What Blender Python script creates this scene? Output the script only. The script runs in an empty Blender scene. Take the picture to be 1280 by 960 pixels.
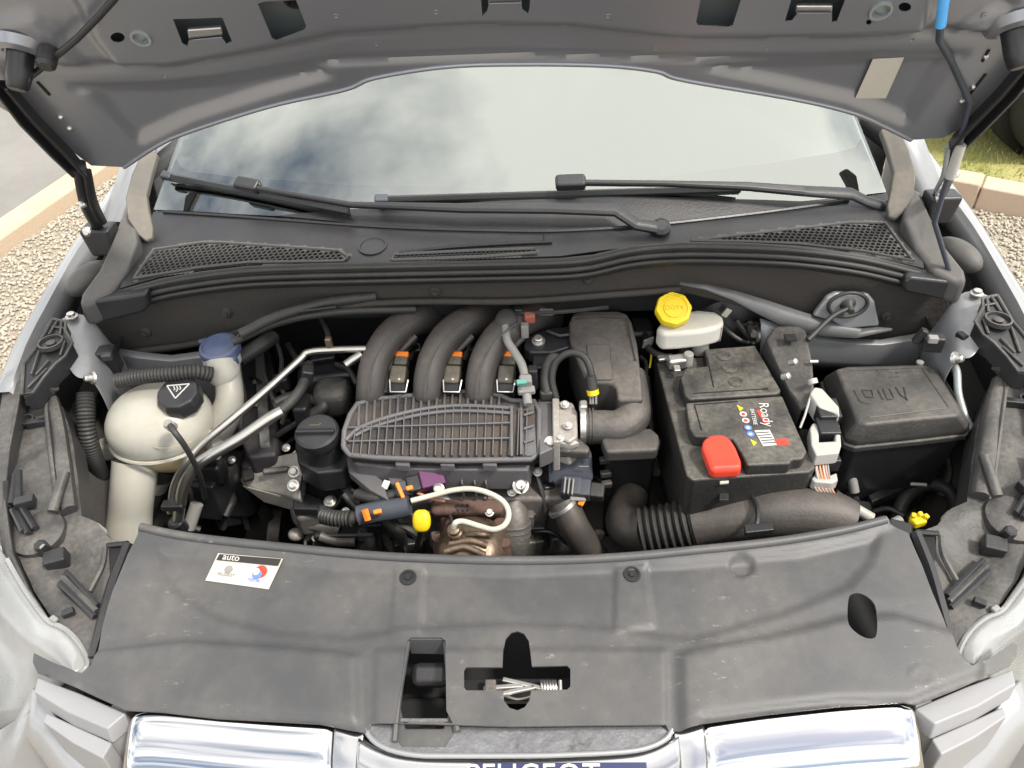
import bpy, bmesh, math, random
import numpy as np
from math import radians, sin, cos, pi, sqrt, atan2, exp
from mathutils import Vector, Matrix, Euler
from mathutils.geometry import delaunay_2d_cdt
random.seed(7)
SC = bpy.context.scene
COL = SC.collection

# ------------------------------------------------------------------ camera
F = 961.0                                   # focal length in photo pixels (1280 wide)
CAM = Vector((0.0419, 0.0, 1.77))
PITCH, ROLL, YAW = radians(40.0), radians(2.99), radians(2.72)
_h = Vector((-sin(YAW), cos(YAW), 0)); _r = Vector((cos(YAW), sin(YAW), 0)); _z = Vector((0, 0, 1))
FW = _h*cos(PITCH) - _z*sin(PITCH); _u = _h*sin(PITCH) + _z*cos(PITCH)
CR = _r*cos(ROLL) - _u*sin(ROLL); CU = _r*sin(ROLL) + _u*cos(ROLL)
cam = bpy.data.objects.new('camera', bpy.data.cameras.new('camera')); COL.objects.link(cam)
cam.data.sensor_width = 36.0; cam.data.lens = F/1280*36; cam.data.clip_end = 500; cam.data.clip_start = 0.02
m = Matrix.Identity(4)
for i in range(3):
    m[i][0] = CR[i]; m[i][1] = CU[i]; m[i][2] = -FW[i]; m[i][3] = CAM[i]
cam.matrix_world = m
SC.camera = cam

# ------------------------------------------------------------------ sky, sun, exposure
SUN_EL, SUN_AZ = radians(56), radians(116)   # azimuth clockwise from +Y: behind the photographer, to the right
wd = bpy.data.worlds.new('World'); SC.world = wd; wd.use_nodes = True
nt = wd.node_tree; nt.nodes.clear()
def N(t, **k):
    n = nt.nodes.new(t)
    for a, b in k.items(): setattr(n, a, b)
    return n
out = N('ShaderNodeOutputWorld'); bg = N('ShaderNodeBackground'); bg.inputs['Strength'].default_value = 0.09
sky = N('ShaderNodeTexSky', sky_type='NISHITA', sun_disc=False, sun_elevation=SUN_EL, sun_rotation=SUN_AZ)
sky.air_density = 1.0; sky.dust_density = 1.5
tc = N('ShaderNodeTexCoord'); sep = N('ShaderNodeSeparateXYZ'); nt.links.new(tc.outputs['Generated'], sep.inputs[0])
mx = N('ShaderNodeMath', operation='MAXIMUM'); nt.links.new(sep.outputs['Z'], mx.inputs[0]); mx.inputs[1].default_value = 0.0
ad = N('ShaderNodeMath', operation='ADD'); nt.links.new(mx.outputs[0], ad.inputs[0]); ad.inputs[1].default_value = 0.22
dv = N('ShaderNodeVectorMath', operation='DIVIDE'); cmb = N('ShaderNodeCombineXYZ')
for i in range(3): nt.links.new(ad.outputs[0], cmb.inputs[i])
nt.links.new(tc.outputs['Generated'], dv.inputs[0]); nt.links.new(cmb.outputs[0], dv.inputs[1])
noi = N('ShaderNodeTexNoise'); noi.inputs['Scale'].default_value = 2.0; noi.inputs['Detail'].default_value = 7
noi.inputs['Roughness'].default_value = 0.58; noi.inputs['Distortion'].default_value = 0.25
mp = N('ShaderNodeMapping'); mp.inputs['Location'].default_value = (3.4, 1.7, 0.0); mp.inputs['Scale'].default_value = (0.5, 1.0, 1.0)
nt.links.new(dv.outputs[0], mp.inputs[0]); nt.links.new(mp.outputs[0], noi.inputs['Vector'])
rp = N('ShaderNodeValToRGB'); rp.color_ramp.elements[0].position = 0.38; rp.color_ramp.elements[1].position = 0.56
nt.links.new(noi.outputs['Fac'], rp.inputs[0])
mixc = N('ShaderNodeMix', data_type='RGBA')
nt.links.new(rp.outputs[0], mixc.inputs['Factor']); hz = N('ShaderNodeMix', data_type='RGBA'); hz.inputs['Factor'].default_value = 0.18; hz.inputs['B'].default_value = (6.0, 6.3, 6.6, 1); nt.links.new(sky.outputs[0], hz.inputs['A']); nt.links.new(hz.outputs['Result'], mixc.inputs['A'])
mixc.inputs['B'].default_value = (14.0, 13.7, 13.0, 1)
nt.links.new(mixc.outputs['Result'], bg.inputs['Color']); nt.links.new(bg.outputs[0], out.inputs[0])
sun = bpy.data.objects.new('sun', bpy.data.lights.new('sun', 'SUN')); COL.objects.link(sun)
sun.data.energy = 2.2; sun.data.angle = radians(9); sun.data.color = (1.0, 0.95, 0.88)
sdir = Vector((sin(SUN_AZ)*cos(SUN_EL), cos(SUN_AZ)*cos(SUN_EL), sin(SUN_EL)))
sun.rotation_euler = sdir.to_track_quat('Z', 'Y').to_euler()
SC.view_settings.view_transform = 'Standard'; SC.view_settings.look = 'None'
SC.view_settings.exposure = 1.18; SC.view_settings.gamma = 1.0; SC.view_settings.use_curve_mapping = False
SC.cycles.use_denoising = True
SC.cycles.max_bounces = 8; SC.cycles.transparent_max_bounces = 12

# ------------------------------------------------------------------ pixels of the photograph -> places
def ray(px, py): return FW + CR*((px-640)/F) + CU*((480-py)/F)
def Z(px, py, z):
    r = ray(px, py); return CAM + r*((z-CAM.z)/r.z)
def Y(px, py, y):
    r = ray(px, py); return CAM + r*((y-CAM.y)/r.y)
def X(px, py, x):
    r = ray(px, py); return CAM + r*((x-CAM.x)/r.x)
def PLN(px, py, O, Nn):
    r = ray(px, py); return CAM + r*((O-CAM).dot(Nn)/r.dot(Nn))
def dep(P): return (P-CAM).dot(FW)
def pm(P): return dep(P)/F                  # metres per pixel there
class Fr:
    """a surface O + uU + vV + h(u,v)N"""
    def __init__(s, O, U, V, h=None):
        s.O = Vector(O); s.U = Vector(U).normalized(); s.V = Vector(V).normalized(); s.N = s.U.cross(s.V).normalized(); s.h = h or (lambda u, v: 0.0*u)
    def at(s, u, v, off=0.0): return s.O + s.U*u + s.V*v + s.N*(float(s.h(u, v))+off)
    def uv(s, px, py):
        h = 0.0
        for _ in range(10):
            P = PLN(px, py, s.O + s.N*h, s.N) - s.O
            u, v = P.dot(s.U), P.dot(s.V); h = 0.3*h + 0.7*float(s.h(u, v))
        return u, v
    def hit(s, px, py, off=0.0): return s.at(*s.uv(px, py), off)
def spoly(pts, soft):
    """smooth 0..1 inside a polygon given in uv, 'soft' metres wide edge"""
    P = np.array(pts); Q = np.roll(P, -1, 0)
    def f(u, v):
        u = np.asarray(u, float); v = np.asarray(v, float)
        d = np.full(u.shape, 1e9); ins = np.zeros(u.shape, bool)
        for (ax, ay), (bx, by) in zip(P, Q):
            ex, ey = bx-ax, by-ay; L = ex*ex+ey*ey+1e-12
            t = np.clip(((u-ax)*ex+(v-ay)*ey)/L, 0, 1)
            d = np.minimum(d, np.hypot(u-ax-t*ex, v-ay-t*ey))
            c = ((ay > v) != (by > v)) & (u < ex*(v-ay)/((by-ay) if by != ay else 1e-12)+ax)
            ins ^= c
        sd = np.where(ins, d, -d)/soft
        t = np.clip(sd*0.5+0.5, 0, 1); return t*t*(3-2*t)
    return f
def sline(pts, w):
    """smooth 0..1 near a polyline in uv"""
    def f(u, v):
        u = np.asarray(u, float); v = np.asarray(v, float); d = np.full(u.shape, 1e9)
        for (ax, ay), (bx, by) in zip(pts[:-1], pts[1:]):
            ex, ey = bx-ax, by-ay; L = ex*ex+ey*ey+1e-12
            t = np.clip(((u-ax)*ex+(v-ay)*ey)/L, 0, 1)
            d = np.minimum(d, np.hypot(u-ax-t*ex, v-ay-t*ey))
        return np.exp(-(d/w)**2)
    return f
def inpoly(x, y, P):
    c = False; n = len(P); j = n-1
    for i in range(n):
        if (P[i][1] > y) != (P[j][1] > y) and x < (P[j][0]-P[i][0])*(y-P[i][1])/(P[j][1]-P[i][1])+P[i][0]: c = not c
        j = i
    return c
def cat(pts, n=6):
    """Catmull-Rom through vectors"""
    P = [Vector(p) for p in pts]
    if len(P) < 3: return P
    P = [P[0]*2-P[1]] + P + [P[-1]*2-P[-2]]; o = []
    for i in range(1, len(P)-2):
        a, b, c, d = P[i-1:i+3]
        for k in range(n):
            t = k/n
            o.append(0.5*((2*b)+(c-a)*t+(2*a-5*b+4*c-d)*t*t+(3*b-a-3*c+d)*t**3))
    o.append(P[-2]); return o
def cat2(pts, n=6): return [(p.x, p.y) for p in cat([(a, b, 0) for a, b in pts], n)]

# ------------------------------------------------------------------ materials
MATS = {}
def mat(name, col, rough=0.5, metal=0.0, dust=None, damt=0.0, dscale=9.0, bump=0.0, bscale=60.0, spec=0.5, coat=0.0,
        alpha=None, trans=0.0, ior=1.45, var=0.15, sss=0.0, fine=1.0, scuff=0.0, dr=(0.34, 0.72)):
    m = bpy.data.materials.new(name); m.use_nodes = True; MATS[name] = m
    t = m.node_tree; b = t.nodes['Principled BSDF']; L = t.links.new
    c = (*col, 1)
    b.inputs['Roughness'].default_value = rough; b.inputs['Metallic'].default_value = metal
    b.inputs['Specular IOR Level'].default_value = spec; b.inputs['Coat Weight'].default_value = coat; b.inputs['Coat Roughness'].default_value = 0.06
    b.inputs['IOR'].default_value = ior; b.inputs['Transmission Weight'].default_value = trans
    if sss: b.inputs['Subsurface Weight'].default_value = sss; b.inputs['Subsurface Radius'].default_value = (0.05, 0.04, 0.025)
    tcn = t.nodes.new('ShaderNodeTexCoord')
    n1 = t.nodes.new('ShaderNodeTexNoise'); n1.inputs['Scale'].default_value = dscale; n1.inputs['Detail'].default_value = 8; n1.inputs['Roughness'].default_value = 0.65
    L(tcn.outputs['Object'], n1.inputs['Vector'])
    mx1 = t.nodes.new('ShaderNodeMix'); mx1.data_type = 'RGBA'
    mx1.inputs['A'].default_value = c
    d = dust or tuple(x*(1-var) for x in col)
    mx1.inputs['B'].default_value = (*d, 1)
    r1 = t.nodes.new('ShaderNodeMapRange'); r1.inputs[1].default_value = dr[0]; r1.inputs[2].default_value = dr[1]
    r1.inputs[3].default_value = 0.0; r1.inputs[4].default_value = damt if dust else 1.0
    L(n1.outputs['Fac'], r1.inputs[0])
    n2 = t.nodes.new('ShaderNodeTexNoise'); n2.inputs['Scale'].default_value = dscale*13; n2.inputs['Detail'].default_value = 4
    L(tcn.outputs['Object'], n2.inputs['Vector'])
    mu = t.nodes.new('ShaderNodeMath'); mu.operation = 'MULTIPLY'
    r2 = t.nodes.new('ShaderNodeMapRange'); r2.inputs[1].default_value = 0.3; r2.inputs[2].default_value = 0.7; r2.inputs[3].default_value = 1-0.45*fine; r2.inputs[4].default_value = 1+0.25*fine
    L(n2.outputs['Fac'], r2.inputs[0]); L(r1.outputs[0], mu.inputs[0]); L(r2.outputs[0], mu.inputs[1])
    fac = mu.outputs[0]
    if dust:   # settled dust thicker on upward faces; also paints tops lit and upright faces shaded
        ge = t.nodes.new('ShaderNodeNewGeometry'); sx = t.nodes.new('ShaderNodeSeparateXYZ'); L(ge.outputs['True Normal'], sx.inputs[0])
        r3 = t.nodes.new('ShaderNodeMapRange'); r3.inputs[1].default_value = 0.15; r3.inputs[2].default_value = 0.85; r3.inputs[3].default_value = 0.10; r3.inputs[4].default_value = 1.0
        L(sx.outputs['Z'], r3.inputs[0])
        m3 = t.nodes.new('ShaderNodeMath'); m3.operation = 'MULTIPLY'; m3.use_clamp = True; L(fac, m3.inputs[0]); L(r3.outputs[0], m3.inputs[1]); fac = m3.outputs[0]
        r4 = t.nodes.new('ShaderNodeMapRange'); r4.inputs[3].default_value = rough; r4.inputs[4].default_value = min(1, rough+0.35)
        L(fac, r4.inputs[0]); L(r4.outputs[0], b.inputs['Roughness'])
    L(fac, mx1.inputs['Factor']); res = mx1.outputs['Result']
    if scuff:   # pale rubbed marks and specks
        mp1 = t.nodes.new('ShaderNodeMapping'); mp1.inputs['Scale'].default_value = (1.0, 2.6, 1.0); mp1.inputs['Rotation'].default_value = (0, 0, 0.5); L(tcn.outputs['Object'], mp1.inputs['Vector'])
        n3 = t.nodes.new('ShaderNodeTexNoise'); n3.inputs['Scale'].default_value = 34; n3.inputs['Detail'].default_value = 9; n3.inputs['Roughness'].default_value = 0.75; L(mp1.outputs[0], n3.inputs['Vector'])
        n4 = t.nodes.new('ShaderNodeTexNoise'); n4.inputs['Scale'].default_value = 5.5; n4.inputs['Detail'].default_value = 3; L(tcn.outputs['Object'], n4.inputs['Vector'])
        ra = t.nodes.new('ShaderNodeMapRange'); ra.inputs[1].default_value = 0.60; ra.inputs[2].default_value = 0.74; L(n3.outputs['Fac'], ra.inputs[0])
        rb_ = t.nodes.new('ShaderNodeMapRange'); rb_.inputs[1].default_value = 0.48; rb_.inputs[2].default_value = 0.66; rb_.inputs[4].default_value = scuff; L(n4.outputs['Fac'], rb_.inputs[0])
        mm_ = t.nodes.new('ShaderNodeMath'); mm_.operation = 'MULTIPLY'; L(ra.outputs[0], mm_.inputs[0]); L(rb_.outputs[0], mm_.inputs[1])
        mx2 = t.nodes.new('ShaderNodeMix'); mx2.data_type = 'RGBA'; mx2.inputs['B'].default_value = (0.34, 0.32, 0.28, 1); L(res, mx2.inputs['A']); L(mm_.outputs[0], mx2.inputs['Factor']); res = mx2.outputs['Result']
    L(res, b.inputs['Base Color'])
    if bump:
        nb = t.nodes.new('ShaderNodeTexNoise'); nb.inputs['Scale'].default_value = bscale; nb.inputs['Detail'].default_value = 5; L(tcn.outputs['Object'], nb.inputs['Vector'])
        bp = t.nodes.new('ShaderNodeBump'); bp.inputs['Strength'].default_value = bump; bp.inputs['Distance'].default_value = 0.004
        L(nb.outputs['Fac'], bp.inputs['Height']); L(bp.outputs[0], b.inputs['Normal'])
    if alpha is not None: b.inputs['Alpha'].default_value = alpha
    return m
DUST = (0.13, 0.118, 0.102)
BP = mat('black_plastic', (0.020, 0.020, 0.022), 0.40, dust=DUST, damt=0.38, bump=0.15, bscale=220)
BPD = mat('dusty_plastic', (0.032, 0.031, 0.031), 0.48, dust=(0.16, 0.147, 0.128), damt=0.75, dscale=11, bump=0.25, bscale=160)
BPC = mat('clean_plastic', (0.017, 0.017, 0.019), 0.36, dust=DUST, damt=0.10, bump=0.1, bscale=260)
SLAM = mat('cover_plastic', (0.054, 0.054, 0.056), 0.45, dust=(0.17, 0.157, 0.137), damt=0.55, dscale=5.0, bump=0.10, bscale=700, fine=0.7, scuff=1.0, dr=(0.40, 0.82))
RUB = mat('rubber', (0.024, 0.0235, 0.023), 0.5, dust=(0.13, 0.12, 0.10), damt=0.3, dscale=14)
RUBB = mat('brown_rubber', (0.04, 0.036, 0.033), 0.5, dust=(0.14, 0.115, 0.09), damt=0.6, dscale=14)
VOID = mat('deep_black', (0.010, 0.010, 0.010), 0.8)  # near-black; holds the shade of gaps and deep recesses in its colour
INSUL = mat('insulation', (0.034, 0.030, 0.027), 0.8, dust=(0.07, 0.06, 0.05), damt=0.5, dscale=8, bump=0.4, bscale=90)
SILV = mat('silver_paint', (0.28, 0.282, 0.286), 0.36, metal=0.4, coat=0.5, var=0.06)
SILVD = mat('dull_silver', (0.30, 0.34, 0.345), 0.42, metal=0.45, dust=(0.24, 0.205, 0.165), damt=0.6, dscale=10)
HOODM = mat('bonnet_inner_paint', (0.265, 0.275, 0.305), 0.33, metal=0.65, dust=(0.27, 0.255, 0.235), damt=0.2, dscale=3, fine=0.3)
GREYP = mat('grey_trim', (0.265, 0.264, 0.27), 0.42, spec=0.4, var=0.08)
STEEL = mat('steel', (0.55, 0.54, 0.52), 0.35, metal=0.9, dust=(0.3, 0.24, 0.17), damt=0.4, dscale=40)
ALLOY = mat('cast_alloy', (0.42, 0.40, 0.37), 0.55, metal=0.55, dust=(0.24, 0.19, 0.14), damt=0.7, dscale=18, bump=0.4, bscale=150)
DALLOY = mat('dark_alloy', (0.16, 0.15, 0.14), 0.5, metal=0.5, dust=(0.13, 0.105, 0.08), damt=0.7, dscale=18, bump=0.35, bscale=120)
PIPE = mat('pipe_alloy', (0.46, 0.45, 0.42), 0.28, metal=0.95, dust=(0.35, 0.3, 0.22), damt=0.35, dscale=25)
INNW = mat('inner_wing_paint', (0.26, 0.265, 0.275), 0.38, metal=0.3, dust=(0.16, 0.145, 0.125), damt=0.7, dscale=9)
CHR = mat('chrome', (0.58, 0.57, 0.56), 0.05, metal=1.0, var=0.03)
BRONZ = mat('heat_shield', (0.24, 0.185, 0.135), 0.42, metal=0.8, dust=(0.08, 0.045, 0.033), damt=1.0, dscale=30, bump=0.8, bscale=45)
RUST = mat('rusty_iron', (0.10, 0.06, 0.05), 0.75, metal=0.2, dust=(0.17, 0.10, 0.075), damt=0.8, dscale=25, bump=0.5, bscale=120)
TANKY = mat('stained_tank', (0.42, 0.34, 0.20), 0.4, dust=(0.28, 0.20, 0.10), damt=0.6, dscale=8, sss=0.2)
TANK = mat('tank_plastic', (0.40, 0.39, 0.345), 0.30, dust=(0.33, 0.28, 0.19), damt=0.6, dscale=6, sss=0.6)
TANKW = mat('white_tank', (0.46, 0.45, 0.41), 0.4, dust=(0.4, 0.34, 0.24), damt=0.4, dscale=20, sss=0.2)
WHT = mat('white_plastic', (0.36, 0.355, 0.335), 0.45, dust=(0.4, 0.36, 0.28), damt=0.45, dscale=25)
WHOSE = mat('white_sleeve', (0.52, 0.50, 0.42), 0.6, dust=(0.35, 0.3, 0.2), damt=0.4, dscale=30, bump=0.3, bscale=400)
LGREY = mat('light_grey', (0.23, 0.225, 0.215), 0.5, dust=(0.17, 0.15, 0.12), damt=0.5, dscale=20)
BEIGE = mat('pillar_trim', (0.075, 0.07, 0.063), 0.55, dust=(0.18, 0.158, 0.127), damt=0.9, dscale=6)
YEL = mat('yellow', (0.68, 0.50, 0.008), 0.4, dust=(0.5, 0.36, 0.03), damt=0.45, dscale=25)
RED = mat('red_cover', (0.62, 0.05, 0.025), 0.42, var=0.15)
ORG = mat('orange', (0.85, 0.22, 0.02), 0.45)
BLUC = mat('blue_cap', (0.065, 0.09, 0.17), 0.5, dust=(0.2, 0.19, 0.24), damt=0.5, dscale=18)
BLUB = mat('blue_paint', (0.09, 0.40, 0.85), 0.5)
NAVY = mat('navy_badge', (0.012, 0.018, 0.085), 0.3)
PURP = mat('purple_plastic', (0.10, 0.022, 0.085), 0.5)
SLATE = mat('slate_plastic', (0.045, 0.052, 0.068), 0.5, dust=(0.14, 0.125, 0.11), damt=0.25, dscale=15)
TEAL = mat('teal', (0.10, 0.30, 0.24), 0.5)
PAPER = mat('sticker_paper', (0.46, 0.44, 0.39), 0.55, dust=(0.32, 0.27, 0.2), damt=0.35, dscale=20)
INKW = mat('white_ink', (0.50, 0.49, 0.47), 0.5)
INKB = mat('black_ink', (0.025, 0.022, 0.02), 0.5)
INKR = mat('red_ink', (0.62, 0.05, 0.03), 0.5)
INKBL = mat('blue_ink', (0.10, 0.20, 0.60), 0.5)
INKY = mat('yellow_ink', (0.75, 0.62, 0.02), 0.5)
COPPER = mat('wire_insulation', (0.45, 0.22, 0.15), 0.5)
DIRTS = mat('dirty_silver', (0.40, 0.40, 0.41), 0.2, metal=0.85, dust=(0.08, 0.075, 0.08), damt=0.9, dscale=20, bump=0.2)
LENS = bpy.data.materials.new('headlamp_lens'); LENS.use_nodes = True
def _lens():
    t = LENS.node_tree; t.nodes.clear(); n = t.nodes.new; L = t.links.new
    o = n('ShaderNodeOutputMaterial'); tr = n('ShaderNodeBsdfTransparent'); tr.inputs[0].default_value = (0.9, 0.92, 0.92, 1); d = n('ShaderNodeBsdfDiffuse'); d.inputs[0].default_value = (0.48, 0.485, 0.475, 1)
    g = n('ShaderNodeBsdfGlossy'); g.inputs['Roughness'].default_value = 0.08; fz = n('ShaderNodeFresnel'); fz.inputs[0].default_value = 1.55
    m1 = n('ShaderNodeMixShader'); m2 = n('ShaderNodeMixShader'); nz = n('ShaderNodeTexNoise'); nz.inputs['Scale'].default_value = 9; nz.inputs['Detail'].default_value = 6; tcn = n('ShaderNodeTexCoord'); L(tcn.outputs['Object'], nz.inputs['Vector'])
    mr = n('ShaderNodeMapRange'); mr.inputs[1].default_value = 0.3; mr.inputs[2].default_value = 0.7; mr.inputs[3].default_value = 0.30; mr.inputs[4].default_value = 0.55; L(nz.outputs['Fac'], mr.inputs[0])
    L(mr.outputs[0], m1.inputs[0]); L(tr.outputs[0], m1.inputs[1]); L(d.outputs[0], m1.inputs[2]); L(fz.outputs[0], m2.inputs[0]); L(m1.outputs[0], m2.inputs[1]); L(g.outputs[0], m2.inputs[2]); L(m2.outputs[0], o.inputs[0])
_lens()
# ------------------------------------------------------------------ mesh helpers: each call makes ONE object
WL = {}
def mk(name, verts, faces, mt, parent=None, bevel=0.0, ang=35, label=None, seg=2, weld=False, sub=0):
    vs = [Vector(v) for v in verts]
    lo = Vector([min(v[i] for v in vs) for i in range(3)]); hi = Vector([max(v[i] for v in vs) for i in range(3)])
    c = (lo+hi)/2
    me = bpy.data.meshes.new(name); me.from_pydata([tuple(v-c) for v in vs], [], faces); me.validate()
    bm = bmesh.new(); bm.from_mesh(me)
    if weld: bmesh.ops.remove_doubles(bm, verts=bm.verts, dist=1e-5)
    bmesh.ops.recalc_face_normals(bm, faces=bm.faces)
    bm.to_mesh(me); bm.free()
    me.polygons.foreach_set('use_smooth', [True]*len(me.polygons))
    me.set_sharp_from_angle(angle=radians(ang))
    me.materials.append(mt)
    o = bpy.data.objects.new(name, me); COL.objects.link(o)
    put(o, c, parent)
    if bevel:
        b = o.modifiers.new('bevel', 'BEVEL'); b.width = bevel; b.segments = seg; b.limit_method = 'ANGLE'; b.angle_limit = radians(30); b.harden_normals = True
    if sub:
        s = o.modifiers.new('sub', 'SUBSURF'); s.levels = sub; s.render_levels = sub
    if label: o['label'] = label
    return o
def put(o, c, parent):
    WL[o] = Vector(c); o.location = c
    if parent is not None:
        o.parent = parent; o.matrix_parent_inverse = Matrix.Translation(-WL[parent])
def inst(src, c, parent, rot=None, scale=None):
    o = bpy.data.objects.new(src.name.split('.')[0], src.data); COL.objects.link(o); put(o, c, parent)
    for md in src.modifiers:
        if md.type == 'BEVEL':
            b = o.modifiers.new('bevel', 'BEVEL'); b.width = md.width; b.segments = md.segments; b.limit_method = 'ANGLE'; b.angle_limit = md.angle_limit; b.harden_normals = True
    if rot: o.rotation_euler = rot
    if scale: o.scale = scale
    return o
def empty(name, loc, label, cat_, group=None):
    o = bpy.data.objects.new(name, None); COL.objects.link(o); put(o, loc, None); o.empty_display_size = 0.1
    o['label'] = label; o['category'] = cat_
    if group: o['group'] = group
    return o
def ring_loft(rings, cap0=True, cap1=True, closed=True):
    v = []; f = []; n = len(rings[0])
    for r in rings: v += list(r)
    for k in range(len(rings)-1):
        for i in range(n if closed else n-1):
            a = k*n+i; b = k*n+(i+1) % n
            f.append((a, b, b+n, a+n))
    if closed and cap0: f.append(tuple(range(n))[::-1])
    if closed and cap1: f.append(tuple((len(rings)-1)*n+i for i in range(n)))
    return v, f
def loft(name, mt, par, rings, bevel=0, ang=35, closed=True, cap=True, **k):
    v, f = ring_loft(rings, cap, cap, closed); return mk(name, v, f, mt, par, bevel, ang, **k)
def frames(P):
    T = []
    for i in range(len(P)):
        a = P[max(i-1, 0)]; b = P[min(i+1, len(P)-1)]; t = (b-a)
        T.append(t.normalized() if t.length > 1e-9 else Vector((0, 0, 1)))
    n = T[0].orthogonal().normalized(); out = []
    for i, t in enumerate(T):
        n = (n - t*n.dot(t)); n = n.normalized() if n.length > 1e-6 else t.orthogonal().normalized()
        out.append((t, n, t.cross(n)))
    return out
def tube3(name, mt, par, P, R, seg=10, n=6, flat=1.0, bevel=0, ang=50, **k):
    """tube through 3-D points; R one radius or one per point"""
    if not hasattr(R, '__len__'): R = [R]*len(P)
    if n > 1 and len(P) > 2:
        Q = cat(P, n); RR = []
        for i in range(len(P)-1):
            for j in range(n): RR.append(R[i]+(R[i+1]-R[i])*j/n)
        RR.append(R[-1])
    else: Q = [Vector(p) for p in P]; RR = list(R)
    fr = frames(Q); rings = []
    for q, r, (t, a, b) in zip(Q, RR, fr):
        rings.append([q+a*(r*cos(2*pi*i/seg))+b*(r*flat*sin(2*pi*i/seg)) for i in range(seg)])
    return loft(name, mt, par, rings, ang=ang, **k)
def tube(name, mt, par, pts, r, **k):
    """pts (px,py,z[,r]) ; r metres"""
    P = [Z(p[0], p[1], p[2]) for p in pts]; R = [p[3] if len(p) > 3 else r for p in pts]
    return tube3(name, mt, par, P, R, **k)
def corr3(name, mt, par, P, r, pitch=0.008, amp=0.0025, seg=14, **k):
    """corrugated hose"""
    Q = cat(P, 12); L = [0]
    for a, b in zip(Q[:-1], Q[1:]): L.append(L[-1]+(b-a).length)
    tot = L[-1]; m_ = max(4, int(tot/pitch)*4); S = []; R = []; j = 0
    for i in range(m_+1):
        s = tot*i/m_
        while j < len(L)-2 and L[j+1] < s: j += 1
        t = (s-L[j])/max(1e-9, L[j+1]-L[j]); S.append(Q[j].lerp(Q[j+1], t)); R.append(r+amp*(1, 0.3, -1, 0.3)[i % 4])
    return tube3(name, mt, par, S, R, seg=seg, n=1, ang=60, **k)
def poly3(name, mt, par, pts, vec, bevel=0.002, taper=1.0, ang=35, **k):
    """polygon of 3-D points extruded along vec; far end scaled by taper"""
    P = [Vector(p) for p in pts]; c = sum(P, Vector())/len(P); vec = Vector(vec)
    return loft(name, mt, par, [P, [c+(p-c)*taper+vec for p in P]], bevel=bevel, ang=ang, **k)
def slab(name, mt, par, pts, z, h, bevel=0.002, taper=1.0, **k):
    """pixel polygon on height z (or (px,py,z) each), extruded down h"""
    P = [Z(p[0], p[1], p[2] if len(p) > 2 else z) for p in pts]
    return poly3(name, mt, par, P, (0, 0, -h), bevel, taper, **k)
def plate(name, mt, par, pts, y, t, bevel=0.002, **k):
    """pixel polygon on the upright plane at y, extruded back t"""
    P = [Y(p[0], p[1], y) for p in pts]
    return poly3(name, mt, par, P, (0, t, 0), bevel, **k)
def onfr(name, mt, par, fr, pts, t, off=0.0, bevel=0.001, **k):
    """pixel polygon on a frame surface, lifted off and extruded towards -N by t"""
    P = [fr.hit(a, b, off) for a, b in pts]
    return poly3(name, mt, par, P, fr.N*(-t), bevel, **k)
def box(name, mt, par, P, size, rot=(0, 0, 0), bevel=0.002, mtx=None, **k):
    M_ = mtx or Euler([radians(a) for a in rot]).to_matrix(); x, y, z = [s/2 for s in size]
    v = [Vector(P)+M_ @ Vector((sx*x, sy*y, sz*z)) for sx in (-1, 1) for sy in (-1, 1) for sz in (-1, 1)]
    f = [(0, 1, 3, 2), (4, 6, 7, 5), (0, 4, 5, 1), (2, 3, 7, 6), (0, 2, 6, 4), (1, 5, 7, 3)]
    return mk(name, v, f, mt, par, bevel, **k)
def zbox(name, mt, par, px, py, z, size, rot=(0, 0, 0), bevel=0.002, **k): return box(name, mt, par, Z(px, py, z), size, rot, bevel, **k)
def lathe(name, mt, par, P, axis, prof, seg=20, wob=None, ang=35, bevel=0, **k):
    """profile [(radius, height)] about axis through P; wob(i,seg,level) scales the radius"""
    t = Vector(axis).normalized(); a = t.orthogonal().normalized()
    if abs(t.z) > 0.5: a = (Vector((1, 0, 0))-t*t.x).normalized()
    b = t.cross(a); rings = []
    for li, (r, h) in enumerate(prof):
        rings.append([Vector(P)+t*h+(a*cos(2*pi*i/seg)+b*sin(2*pi*i/seg))*(r*(wob(i, seg, li) if wob else 1)) for i in range(seg)])
    return loft(name, mt, par, rings, ang=ang, bevel=bevel, **k)
def ell(name, mt, par, P, rad, rot=(0, 0, 0), nu=20, nv=12, p=1.0, **k):
    M_ = Euler([radians(a) for a in rot]).to_matrix(); rings = []
    sg = lambda x: math.copysign(abs(x)**p, x)
    for j in range(1, nv):
        th = pi*j/nv
        rings.append([Vector(P)+M_ @ Vector((rad[0]*sg(sin(th))*sg(cos(2*pi*i/nu)), rad[1]*sg(sin(th))*sg(sin(2*pi*i/nu)), -rad[2]*sg(cos(th)))) for i in range(nu)])
    return loft(name, mt, par, rings, ang=60, **k)
def bolt(par, P, axis, r=0.006, name='bolt', mt=None, washer=1.5):
    return lathe(name, mt or STEEL, par, P, axis, [(r*washer, 0), (r*washer, r*0.35), (r, r*0.36), (r, r*1.25), (r*0.8, r*1.4)], seg=6 if washer < 1.1 else 12)
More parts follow.
